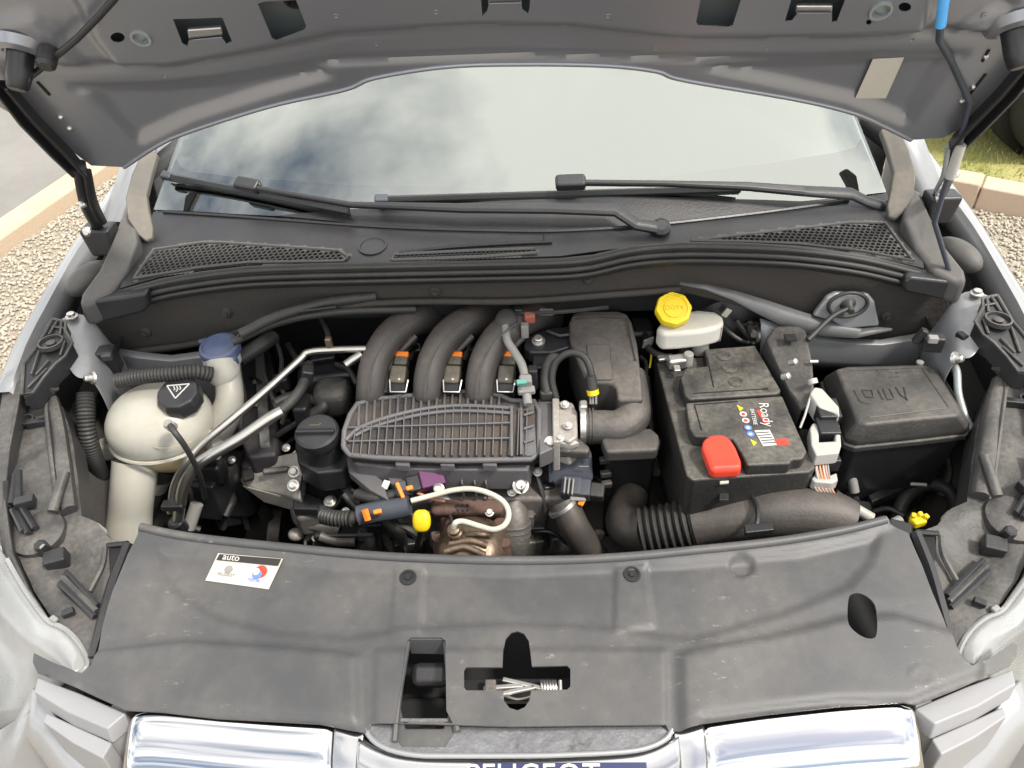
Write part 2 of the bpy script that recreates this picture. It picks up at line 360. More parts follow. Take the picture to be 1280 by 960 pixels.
def sheet(name, mt, par, fr, outline, holes=(), step=0.01, coarse=None, thick=0.003, uv=False, off=0.0, ang=40, smoothn=1, **k):
    """thin sheet lying on frame surface fr; outline/holes in pixels (or uv when uv=True)"""
    O_ = [tuple(p) for p in outline] if uv else [fr.uv(*p) for p in outline]
    H_ = [[tuple(p) for p in h] if uv else [fr.uv(*p) for p in h] for h in holes]
    def densify(P):
        o = []
        for a, b in zip(P, P[1:]+P[:1]):
            n = max(1, int(math.hypot(b[0]-a[0], b[1]-a[1])/step)); o += [(a[0]+(b[0]-a[0])*i/n, a[1]+(b[1]-a[1])*i/n) for i in range(n)]
        return o
    loops = [densify(P) for P in [O_]+H_]; vs = []; es = []
    for L_ in loops:
        s = len(vs); vs += L_; es += [(s+i, s+(i+1) % len(L_)) for i in range(len(L_))]
    bd = np.array(vs)
    x0, y0 = bd.min(0); x1, y1 = bd.max(0)
    nx, ny = int((x1-x0)/step)+2, int((y1-y0)/step)+2
    for i in range(nx):
        for j in range(ny):
            x = x0+(i+0.5*(j % 2))*step; y = y0+j*step*0.9
            if coarse and y > coarse and (i % 3 or j % 3): continue
            if inpoly(x, y, O_) and not any(inpoly(x, y, h) for h in H_):
                if np.min((bd[:, 0]-x)**2+(bd[:, 1]-y)**2) > (0.45*step)**2: vs.append((x, y))
    r = delaunay_2d_cdt([Vector(p) for p in vs], es, [], 0, 1e-7)
    V2, fc = r[0], r[2]; keep = []
    for t in fc:
        cx = sum(V2[i].x for i in t)/3; cy = sum(V2[i].y for i in t)/3
        if inpoly(cx, cy, O_) and not any(inpoly(cx, cy, h) for h in H_): keep.append(t)
    U = np.array([p.x for p in V2]); Vv = np.array([p.y for p in V2]); Hh = np.broadcast_to(np.asarray(fr.h(U, Vv), float), U.shape)+off
    top = [fr.O+fr.U*float(u)+fr.V*float(v)+fr.N*float(h) for u, v, h in zip(U, Vv, Hh)]
    n = len(top); verts = top+[p-fr.N*thick for p in top]; faces = [tuple(t) for t in keep]+[tuple(i+n for i in reversed(t)) for t in keep]
    ed = {}
    for t in keep:
        for a, b in zip(t, t[1:]+t[:1]): ed[(a, b)] = 1
    faces += [(b, a, a+n, b+n) for (a, b) in ed if (b, a) not in ed]
    used = sorted({i for f in faces for i in f}); mp_ = {i: k_ for k_, i in enumerate(used)}
    return mk(name, [verts[i] for i in used], [tuple(mp_[i] for i in f) for f in faces], mt, par, 0, ang, **k)
def rails(name, mt, par, A, B, thick=0.004, **k):
    """ruled strip between two 3-D polylines of equal length, given thickness downwards"""
    n = len(A); v = list(A)+list(B); f = [(i, i+1, n+i+1, n+i) for i in range(n-1)]
    d = Vector((0, 0, -thick)); v2 = [p+d for p in v]; m_ = len(v)
    f += [tuple(x+m_ for x in reversed(q)) for q in f]
    bd = list(range(n))+[n+i for i in range(n-1, -1, -1)]
    f += [(bd[(i+1) % m_], bd[i], bd[i]+m_, bd[(i+1) % m_]+m_) for i in range(m_)]
    return mk(name, v+v2, f, mt, par, **k)
def strip(name, mt, par, rows, thick=0.003, ang=40, **k):
    """grid surface rows x cols of 3-D points, solidified"""
    n = len(rows[0]); v = [Vector(p) for r in rows for p in r]
    f = [(i*n+j, i*n+j+1, (i+1)*n+j+1, (i+1)*n+j) for i in range(len(rows)-1) for j in range(n-1)]
    o = mk(name, v, f, mt, par, 0, ang, **k)
    s = o.modifiers.new('solid', 'SOLIDIFY'); s.thickness = thick; s.offset = 0
    return o
def text(name, s, mt, par, P, ux, uy, size, t=0.0006, **k):
    cu = bpy.data.curves.new('txt', 'FONT'); cu.body = s; cu.size = size; cu.extrude = t; cu.align_x = 'CENTER'; cu.align_y = 'CENTER'; cu.resolution_u = 3
    to = bpy.data.objects.new('txt', cu); COL.objects.link(to)
    dg = bpy.context.evaluated_depsgraph_get(); me = bpy.data.meshes.new_from_object(to.evaluated_get(dg))
    ux = Vector(ux).normalized(); nn = ux.cross(Vector(uy)).normalized(); uy = nn.cross(ux)
    v = [Vector(P)+ux*p.co.x+uy*p.co.y+nn*p.co.z for p in me.vertices]; f = [tuple(p.vertices) for p in me.polygons]
    bpy.data.objects.remove(to); bpy.data.curves.remove(cu); bpy.data.meshes.remove(me)
    return mk(name, v, f, mt, par, **k)
def mir(P): return Vector((-P[0], P[1], P[2]))
# ------------------------------------------------------------------ the setting
def nodes_ground(name, c1, c2, scale, c3=None, bump=0.5, bs=40, rough=0.95, c4=None):
    m_ = bpy.data.materials.new(name); m_.use_nodes = True; t = m_.node_tree; b = t.nodes['Principled BSDF']; L = t.links.new
    tcn = t.nodes.new('ShaderNodeTexCoord'); n1 = t.nodes.new('ShaderNodeTexNoise'); n1.inputs['Scale'].default_value = scale; n1.inputs['Detail'].default_value = 9; n1.inputs['Roughness'].default_value = 0.7
    L(tcn.outputs['Object'], n1.inputs['Vector']); r = t.nodes.new('ShaderNodeValToRGB'); e = r.color_ramp.elements
    e[0].position = 0.33; e[0].color = (*c1, 1); e[1].position = 0.68; e[1].color = (*c2, 1)
    if c3: x = e.new(0.5); x.color = (*c3, 1)
    L(n1.outputs['Fac'], r.inputs[0]); L(r.outputs[0], b.inputs['Base Color']); b.inputs['Roughness'].default_value = rough
    nb = t.nodes.new('ShaderNodeTexNoise'); nb.inputs['Scale'].default_value = bs; nb.inputs['Detail'].default_value = 6; L(tcn.outputs['Object'], nb.inputs['Vector'])
    bp = t.nodes.new('ShaderNodeBump'); bp.inputs['Strength'].default_value = bump; bp.inputs['Distance'].default_value = 0.02; L(nb.outputs['Fac'], bp.inputs['Height']); L(bp.outputs[0], b.inputs['Normal'])
    return m_
ASPH = nodes_ground('asphalt', (0.16, 0.152, 0.14), (0.21, 0.20, 0.185), 1.2, bump=0.25, bs=180)
GRASSM = nodes_ground('lawn_soil', (0.22, 0.20, 0.07), (0.40, 0.34, 0.16), 2.2, (0.29, 0.28, 0.09), bump=0.6, bs=60)
GRAVM = nodes_ground('gravel_bed', (0.24, 0.20, 0.15), (0.40, 0.36, 0.29), 30, bump=1.0, bs=70)
KERBM = mat('kerb_concrete', (0.46, 0.36, 0.26), 0.85, dust=(0.32, 0.25, 0.18), damt=0.7, dscale=5, bump=0.5, bscale=80)
BRICKM = mat('edging_concrete', (0.48, 0.37, 0.28), 0.85, dust=(0.34, 0.26, 0.19), damt=0.7, dscale=5, bump=0.5, bscale=80)
def flat(name, mt, pts, z, kind='structure'):
    o = mk(name, [(x, y, z) for x, y in pts], [tuple(range(len(pts)))], mt); o['kind'] = kind
    return o
KA = Z(0, 322, 0); KB = Z(150, 214, 0); kd = (KB-KA); kd.z = 0; kd.normalize(); kn = Vector((-kd.y, kd.x, 0))      # kerb line beyond the gravel, kn points to the road
EA = Z(1195, 255, 0); EB = Z(1280, 272, 0); ed_ = (EB-EA); ed_.z = 0; ed_.normalize(); en = Vector((-ed_.y, ed_.x, 0))  # edging of the lawn
if en.y < 0: en = -en
if kn.x > 0: kn = -kn
flat('ground', GRAVM, [(-150, -150), (150, -150), (150, 250), (-150, 250)], 0.0)
p0 = KA+kn*0.16
flat('road', ASPH, [tuple((p0+kd*s+kn*w)[:2]) for s, w in ((-60, 0), (90, 0), (90, 9), (-60, 9))], 0.006)
q0 = EA+en*0.02
flat('lawn', GRASSM, [tuple((q0+ed_*s+en*w)[:2]) for s, w in ((-1.2, 0), (40, 0), (40, 30), (-1.2, 30))], 0.006)
kerb = mk('kerb', [tuple(KA+kd*s+kn*w+Vector((0, 0, z))) for s, w, z in ((-6, 0.01, 0), (14, 0.01, 0), (14, 0.15, 0), (-6, 0.15, 0), (-6, 0.01, 0.03), (14, 0.01, 0.03), (14, 0.15, 0.03), (-6, 0.15, 0.03))],
          [(0, 1, 2, 3), (4, 5, 6, 7), (0, 1, 5, 4), (1, 2, 6, 5), (2, 3, 7, 6), (3, 0, 4, 7)], KERBM); kerb['kind'] = 'structure'
rk = Matrix((kd, kn, (0, 0, 1))).transposed()
ks = box('kerb_stone', KERBM, kerb, KA+kd*(-5.5)+kn*0.08+Vector((0, 0, 0.03)), (0.985, 0.16, 0.09), mtx=rk, bevel=0.012)
for i in range(1, 19): inst(ks, KA+kd*(-5.5+i)+kn*0.08+Vector((0, 0, 0.03+random.uniform(-.004, .004))), kerb)
edg = mk('lawn_edging', [tuple(EA+ed_*s+en*w+Vector((0, 0, z))) for s, w, z in ((-1, 0, 0), (5, 0, 0), (5, 0.12, 0), (-1, 0.12, 0), (-1, 0, 0.05), (5, 0, 0.05), (5, 0.12, 0.05), (-1, 0.12, 0.05))],
         [(0, 1, 2, 3), (4, 5, 6, 7), (0, 1, 5, 4), (1, 2, 6, 5), (2, 3, 7, 6), (3, 0, 4, 7)], BRICKM); edg['kind'] = 'structure'
re_ = Matrix((ed_, en, (0, 0, 1))).transposed()
es_ = box('edging_stone', BRICKM, edg, EA+ed_*(-0.8)+en*0.055+Vector((0, 0, 0.05)), (0.245, 0.14, 0.13), mtx=re_, bevel=0.01)
for i in range(1, 24): inst(es_, EA+ed_*(-0.8+i*0.25)+en*0.055+Vector((0, 0, 0.05+random.uniform(-.004, .004))), edg)
# loose stones of the gravel
def scatter_stones():
    PB = [mat('pebble', (0.42, 0.38, 0.31), 0.9, dust=(0.26, 0.22, 0.17), damt=0.8, dscale=9, var=0.3)]
    v = []; f = []; ico = bmesh.new(); bmesh.ops.create_icosphere(ico, subdivisions=1, radius=1); iv = [x.co.copy() for x in ico.verts]; ifc = [[y.index for y in x.verts] for x in ico.faces]; ico.free()
    rnd = random.Random(3)
    def add(x, y):
        s = rnd.uniform(0.004, 0.0125); e = Euler((rnd.random()*6, rnd.random()*6, rnd.random()*6)).to_matrix(); b = len(v)
        sc = Vector((s, s*rnd.uniform(.6, 1), s*rnd.uniform(.4, .8)))
        for c in iv:
            q = e @ Vector((c.x*sc.x, c.y*sc.y, c.z*sc.z)); v.append((x+q.x, y+q.y, 0.004+q.z*0.8+s*0.25))
        for a in ifc: f.append(tuple(i+b for i in a))
    for _ in range(19000):
        s = rnd.uniform(-2.2, 1.4); w = rnd.uniform(0.02, 1.35); p = KA+kd*s-kn*w; add(p.x, p.y)
    for _ in range(9500):
        s = rnd.uniform(-0.6, 1.6); w = rnd.uniform(0.03, 1.2); p = EA+ed_*s-en*w; add(p.x, p.y)
    o = mk('gravel', v, f, PB[0], ang=80); o['kind'] = 'stuff'; o['label'] = 'pale loose gravel stones beside the car'; o['category'] = 'gravel'
scatter_stones()
def grass():
    GM = bpy.data.materials.new('grass_blade'); GM.use_nodes = True; t = GM.node_tree; b = t.nodes['Principled BSDF']
    tcn = t.nodes.new('ShaderNodeTexCoord'); n1 = t.nodes.new('ShaderNodeTexNoise'); n1.inputs['Scale'].default_value = 2.0; n1.inputs['Detail'].default_value = 5; n1.inputs['Roughness'].default_value = 0.7
    t.links.new(tcn.outputs['Object'], n1.inputs['Vector']); r = t.nodes.new('ShaderNodeValToRGB'); e = r.color_ramp.elements
    e[0].position = 0.35; e[0].color = (0.42, 0.37, 0.15, 1); e[1].position = 0.65; e[1].color = (0.20, 0.26, 0.05, 1); x = e.new(0.5); x.color = (0.29, 0.33, 0.085, 1)
    t.links.new(n1.outputs['Fac'], r.inputs[0]); t.links.new(r.outputs[0], b.inputs['Base Color']); b.inputs['Roughness'].default_value = 0.8
    v = []; f = []; rnd = random.Random(5)
    for _ in range(26000):
        s = rnd.uniform(-1.1, 3.2); w = 0.13+rnd.random()**1.3*4.2; p = EA+ed_*s+en*w
        h = rnd.uniform(0.015, 0.05); a = rnd.random()*6.28; wd_ = rnd.uniform(0.002, 0.0045); d = Vector((cos(a), sin(a), 0)); l = Vector((rnd.uniform(-1, 1), rnd.uniform(-1, 1), 0))*h*0.7
        i = len(v); v += [p+d*wd_, p-d*wd_, p+l+Vector((0, 0, h))]; f.append((i, i+1, i+2))
    o = mk('grass', v, f, GM); o['kind'] = 'stuff'; o['label'] = 'short dry yellow-green lawn grass beyond the edging'; o['category'] = 'grass'
grass()

# ------------------------------------------------------------------ the car on the lawn, whose wheel shows
TYRE = mat('tyre', (0.02, 0.02, 0.02), 0.8, dust=(0.1, 0.09, 0.07), damt=0.4)
DGLASS = mat('dark_glass', (0.02, 0.025, 0.03), 0.06)
GREYCAR = mat('grey_car_paint', (0.10, 0.105, 0.115), 0.3, metal=0.5, coat=0.7, var=0.05)
CX, CY = 4.15, 4.62
pc = empty('parked_car', (CX, CY, 0), 'dark grey car parked on the lawn with an alloy wheel showing', 'car')
def prof(x):  # upper outline of the body over its length
    return np.interp(x, [-2.05, -2.0, -1.75, -0.95, -0.35, 0.75, 1.55, 1.95, 2.05], [0.55, 0.72, 0.86, 0.98, 1.45, 1.50, 1.36, 0.95, 0.55])
rings = []
for x in np.linspace(-2.05, 2.05, 34):
    zt = float(prof(x)); zb = 0.22+0.24*abs(x/2.05)**5; wl = min(0.92, zt); sh = 0.85*(1-0.08*abs(x/2.05)**4); gw = sh-0.16*max(0, (zt-0.92)/0.55)
    half = [(0.0, zb), (sh*0.9, zb), (sh, zb+0.14), (sh*1.0, wl*0.75), (sh*0.97, wl), (gw, max(wl, zt-0.06)), (gw*0.8, zt), (0.0, zt+0.015)]
    ring = [Vector((CX+x, CY-a, z)) for a, z in half]+[Vector((CX+x, CY+a, z)) for a, z in half[-2:0:-1]]
    rings.append(ring)
loft('body', GREYCAR, pc, rings, ang=32)
for sy in (-1, 1):
    yy = CY+sy*0.80
    for (xa, xb) in ((-0.62, 0.25), (0.30, 1.25)):
        P = [Vector((CX+xa+ (0.30 if xa < 0 else 0.0), CY+sy*0.715, 1.38)), Vector((CX+xb-(0.25 if xb > 1 else 0), CY+sy*0.715, 1.40)), Vector((CX+xb, CY+sy*0.838, 0.97)), Vector((CX+xa, CY+sy*0.838, 0.97))]
        poly3('window', DGLASS, pc, P, (0, sy*0.006, 0), 0.001)
def far_wheel(x, sy):
    c = Vector((CX+x, CY+sy*0.80, 0.32)); ax = Vector((0, sy, 0))
    lathe('wheel_arch', VOID, pc, c-ax*0.10, ax, [(0.36, -0.1), (0.36, 0.055)], seg=28)
    w = lathe('wheel', TYRE, pc, c-ax*0.11, ax, [(0.22, 0), (0.31, 0.0), (0.32, 0.03), (0.32, 0.18), (0.305, 0.205), (0.265, 0.21), (0.25, 0.19)], seg=36)
    lathe('rim', STEEL, w, c-ax*0.0, ax, [(0.255, 0.02), (0.265, 0.093), (0.252, 0.096), (0.245, 0.03)], seg=36)
    for k in range(10):
        a = 2*pi*k/10; d = Vector((cos(a), 0, sin(a))); e = Vector((-sin(a), 0, cos(a)))
        poly3('spoke', STEEL, w, [c+ax*0.085+d*0.04+e*0.022, c+ax*0.085+d*0.04-e*0.022, c+ax*0.075+d*0.25-e*0.010, c+ax*0.075+d*0.25+e*0.010], ax*-0.03, 0.004)
    lathe('hub', STEEL, w, c+ax*0.05, ax, [(0.06, 0), (0.055, 0.045), (0.03, 0.05)], seg=16)
for x in (-1.42, 1.25):
    for sy in (-1, 1): far_wheel(x, sy)
box('bumper', BP, pc, (CX-2.03, CY, 0.58), (0.12, 1.4, 0.22), bevel=0.04); box('bumper', BP, pc, (CX+2.03, CY, 0.58), (0.12, 1.4, 0.22), bevel=0.04)

# ------------------------------------------------------------------ the car with the open bonnet
car = empty('car', (0, 1.5, 0), 'silver car with its bonnet raised over the open engine bay', 'car')

# bonnet -----------------------------------------------------------
edge_px = [(155, 209), (195, 183), (235, 165), (336, 133), (430, 112), (469, 97), (559, 83), (660, 80), (760, 82), (821, 89), (855, 100), (994, 124), (1065, 141), (1105, 158), (1139, 175)]
Hb = Fr((0, 1.157, 1.27), (1, 0, 0), (0, -0.5, 0.866))
eu = [Hb.uv(*p) for p in edge_px]; ex = np.array([p[0] for p in eu]); ey = np.array([p[1] for p in eu])
l1 = [Hb.uv(*p) for p in [(97, 111), (208, 109), (282, 101), (425, 76), (640, 69), (855, 74), (1001, 76), (1085, 72), (1199, 70)]]
l2 = [Hb.uv(*p) for p in [(20, 80), (215, 81), (329, 60), (425, 39), (593, 29), (710, 30), (855, 46), (1051, 45), (1203, 37), (1270, 40)]]
g1, g2 = sline(l1, 0.007), sline(l2, 0.008)
recA = spoly([Hb.uv(*p) for p in [(114, 115), (208, 113), (282, 106), (395, 88), (410, 94), (336, 116), (235, 148), (172, 178)]], 0.012)
recB = spoly([Hb.uv(*p) for p in [(880, 86), (1001, 82), (1085, 78), (1183, 77), (1134, 154), (1065, 126), (994, 110)]], 0.012)
rec = lambda u, v: recA(u, v)+recB(u, v)
up2 = spoly([tuple(p) for p in l2]+[(0.8, 0.9), (-0.8, 0.9)], 0.012)
side = spoly([Hb.uv(*p) for p in [(0, 20), (40, 10), (108, 78), (150, 80), (118, 40), (100, 0), (60, -60), (-80, -60)]], 0.006)
side2 = spoly([Hb.uv(*p) for p in [(1262, 0), (1232, 8), (1190, 38), (1150, 40), (1164, 10), (1170, -60), (1262, -60)]], 0.006)
def hh(u, v): return -0.011*rec(u, v) - 0.005*g1(u, v) - 0.006*g2(u, v) + 0.012*up2(u, v) - 0.008*side(u, v) - 0.008*side2(u, v)
Hb.h = hh
inner_out = [Hb.uv(*p) for p in edge_px]+[Hb.uv(*p) for p in [(1180, 172), (1205, 158)]]
cL = Hb.uv(74, 190)
inner_out += [(0.745, 0.18), (0.75, 0.5), (0.70, 0.82), (0.45, 0.92), (0, 0.96), (-0.45, 0.92), (-0.70, 0.82), (-0.75, 0.5), (-0.735, 0.18), Hb.uv(85, 185), Hb.uv(114, 207)]
def chaik(P, n=2):
    for _ in range(n): P = [q for a, b in zip(P, P[1:]+P[:1]) for q in ((a[0]*.75+b[0]*.25, a[1]*.75+b[1]*.25), (a[0]*.25+b[0]*.75, a[1]*.25+b[1]*.75))]
    return P
def circ(cx, cy, rx, ry, n=14, a0=0.0): return [(cx+rx*cos(2*pi*i/n), cy+ry*sin(2*pi*i/n)) for i in range(n)]
pk = [[(216, 24), (278, 22), (290, 52), (283, 55), (277, 47), (236, 51), (234, 58), (228, 55)],
      [(322, 5), (330, 2), (370, 0), (383, 33), (380, 38), (345, 51), (340, 48)],
      [(600, -14), (663, -14), (662, 10), (660, 17), (653, 12), (652, 4), (611, 5), (609, 14), (603, 20)],
      [(878, -12), (930, -12), (916, 32), (911, 34), (873, 32), (870, 28)],
      [(990, -4), (1058, -4), (1046, 27), (1040, 28), (1040, 17), (997, 17), (990, 26), (981, 27)],
      circ(147, 47, 9, 6.5), circ(176, 47, 8, 6.5), circ(1101, 13, 9, 7), circ(1131, 9, 8, 6), circ(1086, 28, 3.5, 3.5, 8)]
bon = sheet('bonnet', HOODM, car, Hb, inner_out, [[Hb.uv(*p) for p in h] for h in pk], step=0.0075, coarse=0.42, thick=0.0015, uv=True, label='raised bonnet with grey pressed inner panel')
# outer skin, behind the inner panel
So = Fr(Hb.O - Hb.N*0.0, Hb.U, Hb.V, lambda u, v: -0.034 + 0.02*u*u/0.64 + 0.02*np.clip((v-0.5)/0.45, 0, 1)**2)
skin = [Hb.uv(150, 210), Hb.uv(235, 163), Hb.uv(430, 110), Hb.uv(559, 81), Hb.uv(660, 78), Hb.uv(821, 87), Hb.uv(994, 122), Hb.uv(1105, 156), Hb.uv(1142, 177), Hb.uv(1190, 174), Hb.uv(1216, 165), Hb.uv(1240, 146),
        (0.795, 0.13), (0.815, 0.3), (0.81, 0.6), (0.76, 0.85), (0.48, 0.96), (0, 1.0), (-0.48, 0.96), (-0.76, 0.85), (-0.81, 0.6), (-0.815, 0.3), Hb.uv(0, 133), Hb.uv(40, 171), Hb.uv(74, 196), Hb.uv(112, 208)]
sheet('outer_skin', SILVD, bon, So, skin, step=0.03, thick=0.0012, uv=True)
hem = [Hb.at(*Hb.uv(*p), 0.0) for p in edge_px]
tube3('rear_hem', HOODM, bon, hem, 0.0035, seg=8)
for a in [(233, 41), (276, 38), (278, 48), (235, 53)], [(610, -8), (652, -8), (652, 8), (610, 10)], [(996, 11), (1042, 11), (1041, 22), (995, 21)]:
    onfr('latch_tab', STEEL, bon, Hb, a, 0.006, off=-0.004, bevel=0.002)
for c in (365, 15, 0.012), (925, 2, 0.012):
    lathe('plug', BP, bon, Hb.hit(c[0], c[1], -0.03), Hb.N, [(c[2]*1.2, 0), (c[2]*1.1, 0.012), (c[2]*0.7, 0.014), (c[2]*0.6, 0.004)], seg=14)
lathe('hole_collar', SILVD, bon, Hb.hit(1101, 13, 0), Hb.N, [(0.0135, -0.004), (0.0135, 0.003), (0.0105, 0.003), (0.0105, -0.012)], seg=20)
lathe('hole_collar', SILVD, bon, Hb.hit(176, 47, 0), Hb.N, [(0.0125, -0.004), (0.0125, 0.003), (0.0095, 0.003), (0.0095, -0.012)], seg=20)
onfr('sticker', PAPER, bon, Hb, [(1091, 73), (1130, 71), (1107, 122), (1069, 122)], 0.0008, off=0.0014, bevel=0, label='torn beige paper sticker on the bonnet')
for p in [(76, 146), (87, 160), (1232, 70), (1216, 108), (1202, 126), (1196, 95)]: lathe('rivet', STEEL, bon, Hb.hit(*p), Hb.N, [(0.004, 0), (0.0038, 0.002), (0.002, 0.004)], seg=8)
for L_ in [(47, 102), (62, 118)], [(1236, 62), (1228, 76)], [(1212, 118), (1232, 92)]: tube3('pressing_slot', VOID, bon, [Hb.hit(*p, 0.0005) for p in L_], 0.0022, n=1, seg=6)
# bump stops and hinge rails on the bonnet sides
def buffer(px, py, ax):
    P = Hb.hit(px, py, 0.0)
    lathe('bump_stop', BPC, bon, P, ax, [(0.016, -0.004), (0.0155, 0.03), (0.013, 0.044), (0.010, 0.047)], seg=18)
    lathe('bump_stop_seat', HOODM, bon, P-ax*0.004, ax, [(0.036, -0.01), (0.031, 0.002), (0.021, 0.006), (0.016, 0.0)], seg=22)
buffer(26, 66, Vector((-0.15, -0.6, -0.8)).normalized()); buffer(1268, 38, Vector((0.15, -0.6, -0.8)).normalized())
def hinge(sd):
    J = (lambda l: l) if sd < 0 else (lambda l: [(1295-a*1.0, b-34) for a, b in l])
    HM = BPC
    rail = [Hb.hit(a, b, 0.010) for a, b in J([(4, 92), (40, 138), (78, 178), (103, 205)])]
    fr = []; n_ = Hb.N
    rings = []
    for i, p in enumerate(rail):
        t = (rail[min(i+1, 3)]-rail[max(i-1, 0)]).normalized(); s = t.cross(n_)
        w = [0.011, 0.014, 0.015, 0.012][i]
        rings.append([p+s*w, p+s*w+n_*0.016, p+s*w*0.6+n_*0.017, p+s*w*0.5+n_*0.003, p-s*w*0.5+n_*0.003, p-s*w*0.6+n_*0.017, p-s*w+n_*0.016, p-s*w])
    h_ = loft('bonnet_hinge', HM, car, rings, bevel=0.0015, label='black bonnet hinge on the side of the road' if sd < 0 else 'black bonnet hinge on the side of the lawn')
    a0 = rail[-1]; base = Z(*J([(122, 285)])[0], 1.105) if sd < 0 else Z(1178, 244, 1.105)
    mid = a0.lerp(base, 0.45)+Vector((0, -0.012, 0.0))
    tube3('arm', HM, h_, [a0+Vector((0, 0, 0.01)), mid, base], [0.011, 0.012, 0.010], seg=8, flat=0.6)
    tube3('arm', SILVD if sd > 0 else HM, h_, [a0+Vector((0.012*-sd, -0.006, 0)), mid+Vector((0.014*-sd, -0.004, 0)), base+Vector((0.015*-sd, 0, 0.01))], [0.007, 0.008, 0.007], seg=8, flat=0.5)
    lathe('pivot', STEEL, h_, base+Vector((-0.012, -0.012, 0)), (0, -1, 0.3), [(0.009, 0), (0.009, 0.006), (0.005, 0.01)], seg=10)
    lathe('pivot', STEEL, h_, mid+Vector((0.0, -0.010, 0.0)), (0, -1, 0.3), [(0.006, 0), (0.006, 0.006), (0.003, 0.009)], seg=10)
    loft('bracket', HM, h_, [[base+Vector((x, y, -0.05)) for x, y in ((-.022, -.02), (.022, -.02), (.022, .03), (-.022, .03))], [base+Vector((x, y, 0.005)) for x, y in ((-.028, -.02), (.03, -.02), (.03, .02), (-.028, .02))]], bevel=0.006)
hinge(-1); hinge(1)
# gas-strut-like rods and the prop
tube3('prop_socket_rod', BPC, bon, [Hb.hit(150, -22, 0.02), Hb.hit(100, 30, 0.024), Hb.hit(30, 90, 0.02)], 0.0042, n=2, seg=8)
lathe('rod_clip', BP, bon, Hb.hit(62, 62, 0.012), Hb.N, [(0.012, -0.01), (0.012, 0.012), (0.008, 0.016)], seg=12)
rodp = [Hb.hit(1176, -30, 0.02), Hb.hit(1168, 26, 0.03), Y(1190, 78, 1.075), Y(1212, 127, 1.10), Y(1199, 183, 1.13), Y(1183, 228, 1.14), Y(1168, 278, 1.145), Y(1184, 330, 1.15), Y(1197, 375, 1.15), Y(1209, 412, 1.15)]
rod = tube3('prop_rod', SLATE, car, rodp, 0.0044, n=1, seg=10, label='thin black prop rod holding the bonnet up')
tube3('painted_tip', BLUB, rod, [Hb.hit(1177, -28, 0.02), Hb.hit(1170, 10, 0.028)], 0.0062, n=1, seg=10)
tube3('sleeve', WHT, rod, [Y(1201, 181, 1.125), Y(1188, 222, 1.132)], 0.0078, n=1, seg=10)
zbox('rod_foot', BPC, rod, 1206, 425, 0.955, (0.03, 0.02, 0.03), rot=(0, 0, 15), bevel=0.003)
zbox('rod_clamp', BPC, rod, 1205, 440, 0.935, (0.02, 0.018, 0.03), rot=(10, 0, 5), bevel=0.003)

# windscreen ----------------------------------------------------------
Wf = Fr((0, 1.245, 1.092), (1, 0, 0), (0, cos(radians(30)), sin(radians(30))), lambda u, v: -0.19*np.asarray(u)**2-0.06*np.clip(np.asarray(v)-0.12, 0, 2)**2)
GLS = bpy.data.materials.new('windscreen_glass'); GLS.use_nodes = True
t_ = GLS.node_tree; t_.nodes.clear(); o_ = t_.nodes.new('ShaderNodeOutputMaterial'); g_ = t_.nodes.new('ShaderNodeBsdfGlossy'); g_.inputs['Roughness'].default_value = 0.02
tr = t_.nodes.new('ShaderNodeBsdfTransparent'); tr.inputs[0].default_value = (0.72, 0.78, 0.74, 1); fz = t_.nodes.new('ShaderNodeFresnel'); fz.inputs['IOR'].default_value = 3.1; mxs = t_.nodes.new('ShaderNodeMixShader')
g_.inputs['Color'].default_value = (0.93, 0.97, 0.93, 1)
t_.links.new(fz.outputs[0], mxs.inputs[0]); t_.links.new(tr.outputs[0], mxs.inputs[1]); t_.links.new(g_.outputs[0], mxs.inputs[2]); t_.links.new(mxs.outputs[0], o_.inputs[0])
wbot = [(192, 262), (300, 268), (480, 280), (640, 285), (800, 280), (960, 262), (1108, 240)]
wout = [Wf.uv(*p) for p in wbot]
wl, wr = wout[0], wout[-1]
rowsw = []
for k in range(25):
    u = wl[0]+(wr[0]-wl[0])*k/24; vb = float(np.interp(u, [p[0] for p in wout], [p[1] for p in wout])); vt = 0.92-0.08*(u/0.7)**2
    col_ = []
    for j in range(13):
        f_ = j/12; v = vb+(vt-vb)*f_; col_.append(Wf.at(u*(1-0.18*f_), v))
    rowsw.append(col_)
ws = mk('windscreen', [p for r in rowsw for p in r], [(i*13+j, i*13+j+1, (i+1)*13+j+1, (i+1)*13+j) for i in range(24) for j in range(12)], GLS, car, 0, 60, label='windscreen reflecting pale clouds')
wout = wout+[(wr[0]-0.02, wr[1]+0.08), (0.60, 0.62), (0.56, 0.84), (0.3, 0.90), (0, 0.91), (-0.3, 0.90), (-0.56, 0.84), (-0.60, 0.62), (wl[0]+0.02, wl[1]+0.08)]
HZ = bpy.data.materials.new('inner_glass_haze'); HZ.use_nodes = True
t_ = HZ.node_tree; t_.nodes.clear(); o_ = t_.nodes.new('ShaderNodeOutputMaterial'); d_ = t_.nodes.new('ShaderNodeBsdfDiffuse'); d_.inputs[0].default_value = (0.76, 0.80, 0.72, 1)
tr = t_.nodes.new('ShaderNodeBsdfTransparent'); mxs = t_.nodes.new('ShaderNodeMixShader'); tcn = t_.nodes.new('ShaderNodeTexCoord'); nz = t_.nodes.new('ShaderNodeTexNoise'); nz.inputs['Scale'].default_value = 3.0; nz.inputs['Detail'].default_value = 4
mr = t_.nodes.new('ShaderNodeMapRange'); mr.inputs[1].default_value = 0.3; mr.inputs[2].default_value = 0.7; mr.inputs[3].default_value = 0.28; mr.inputs[4].default_value = 0.44
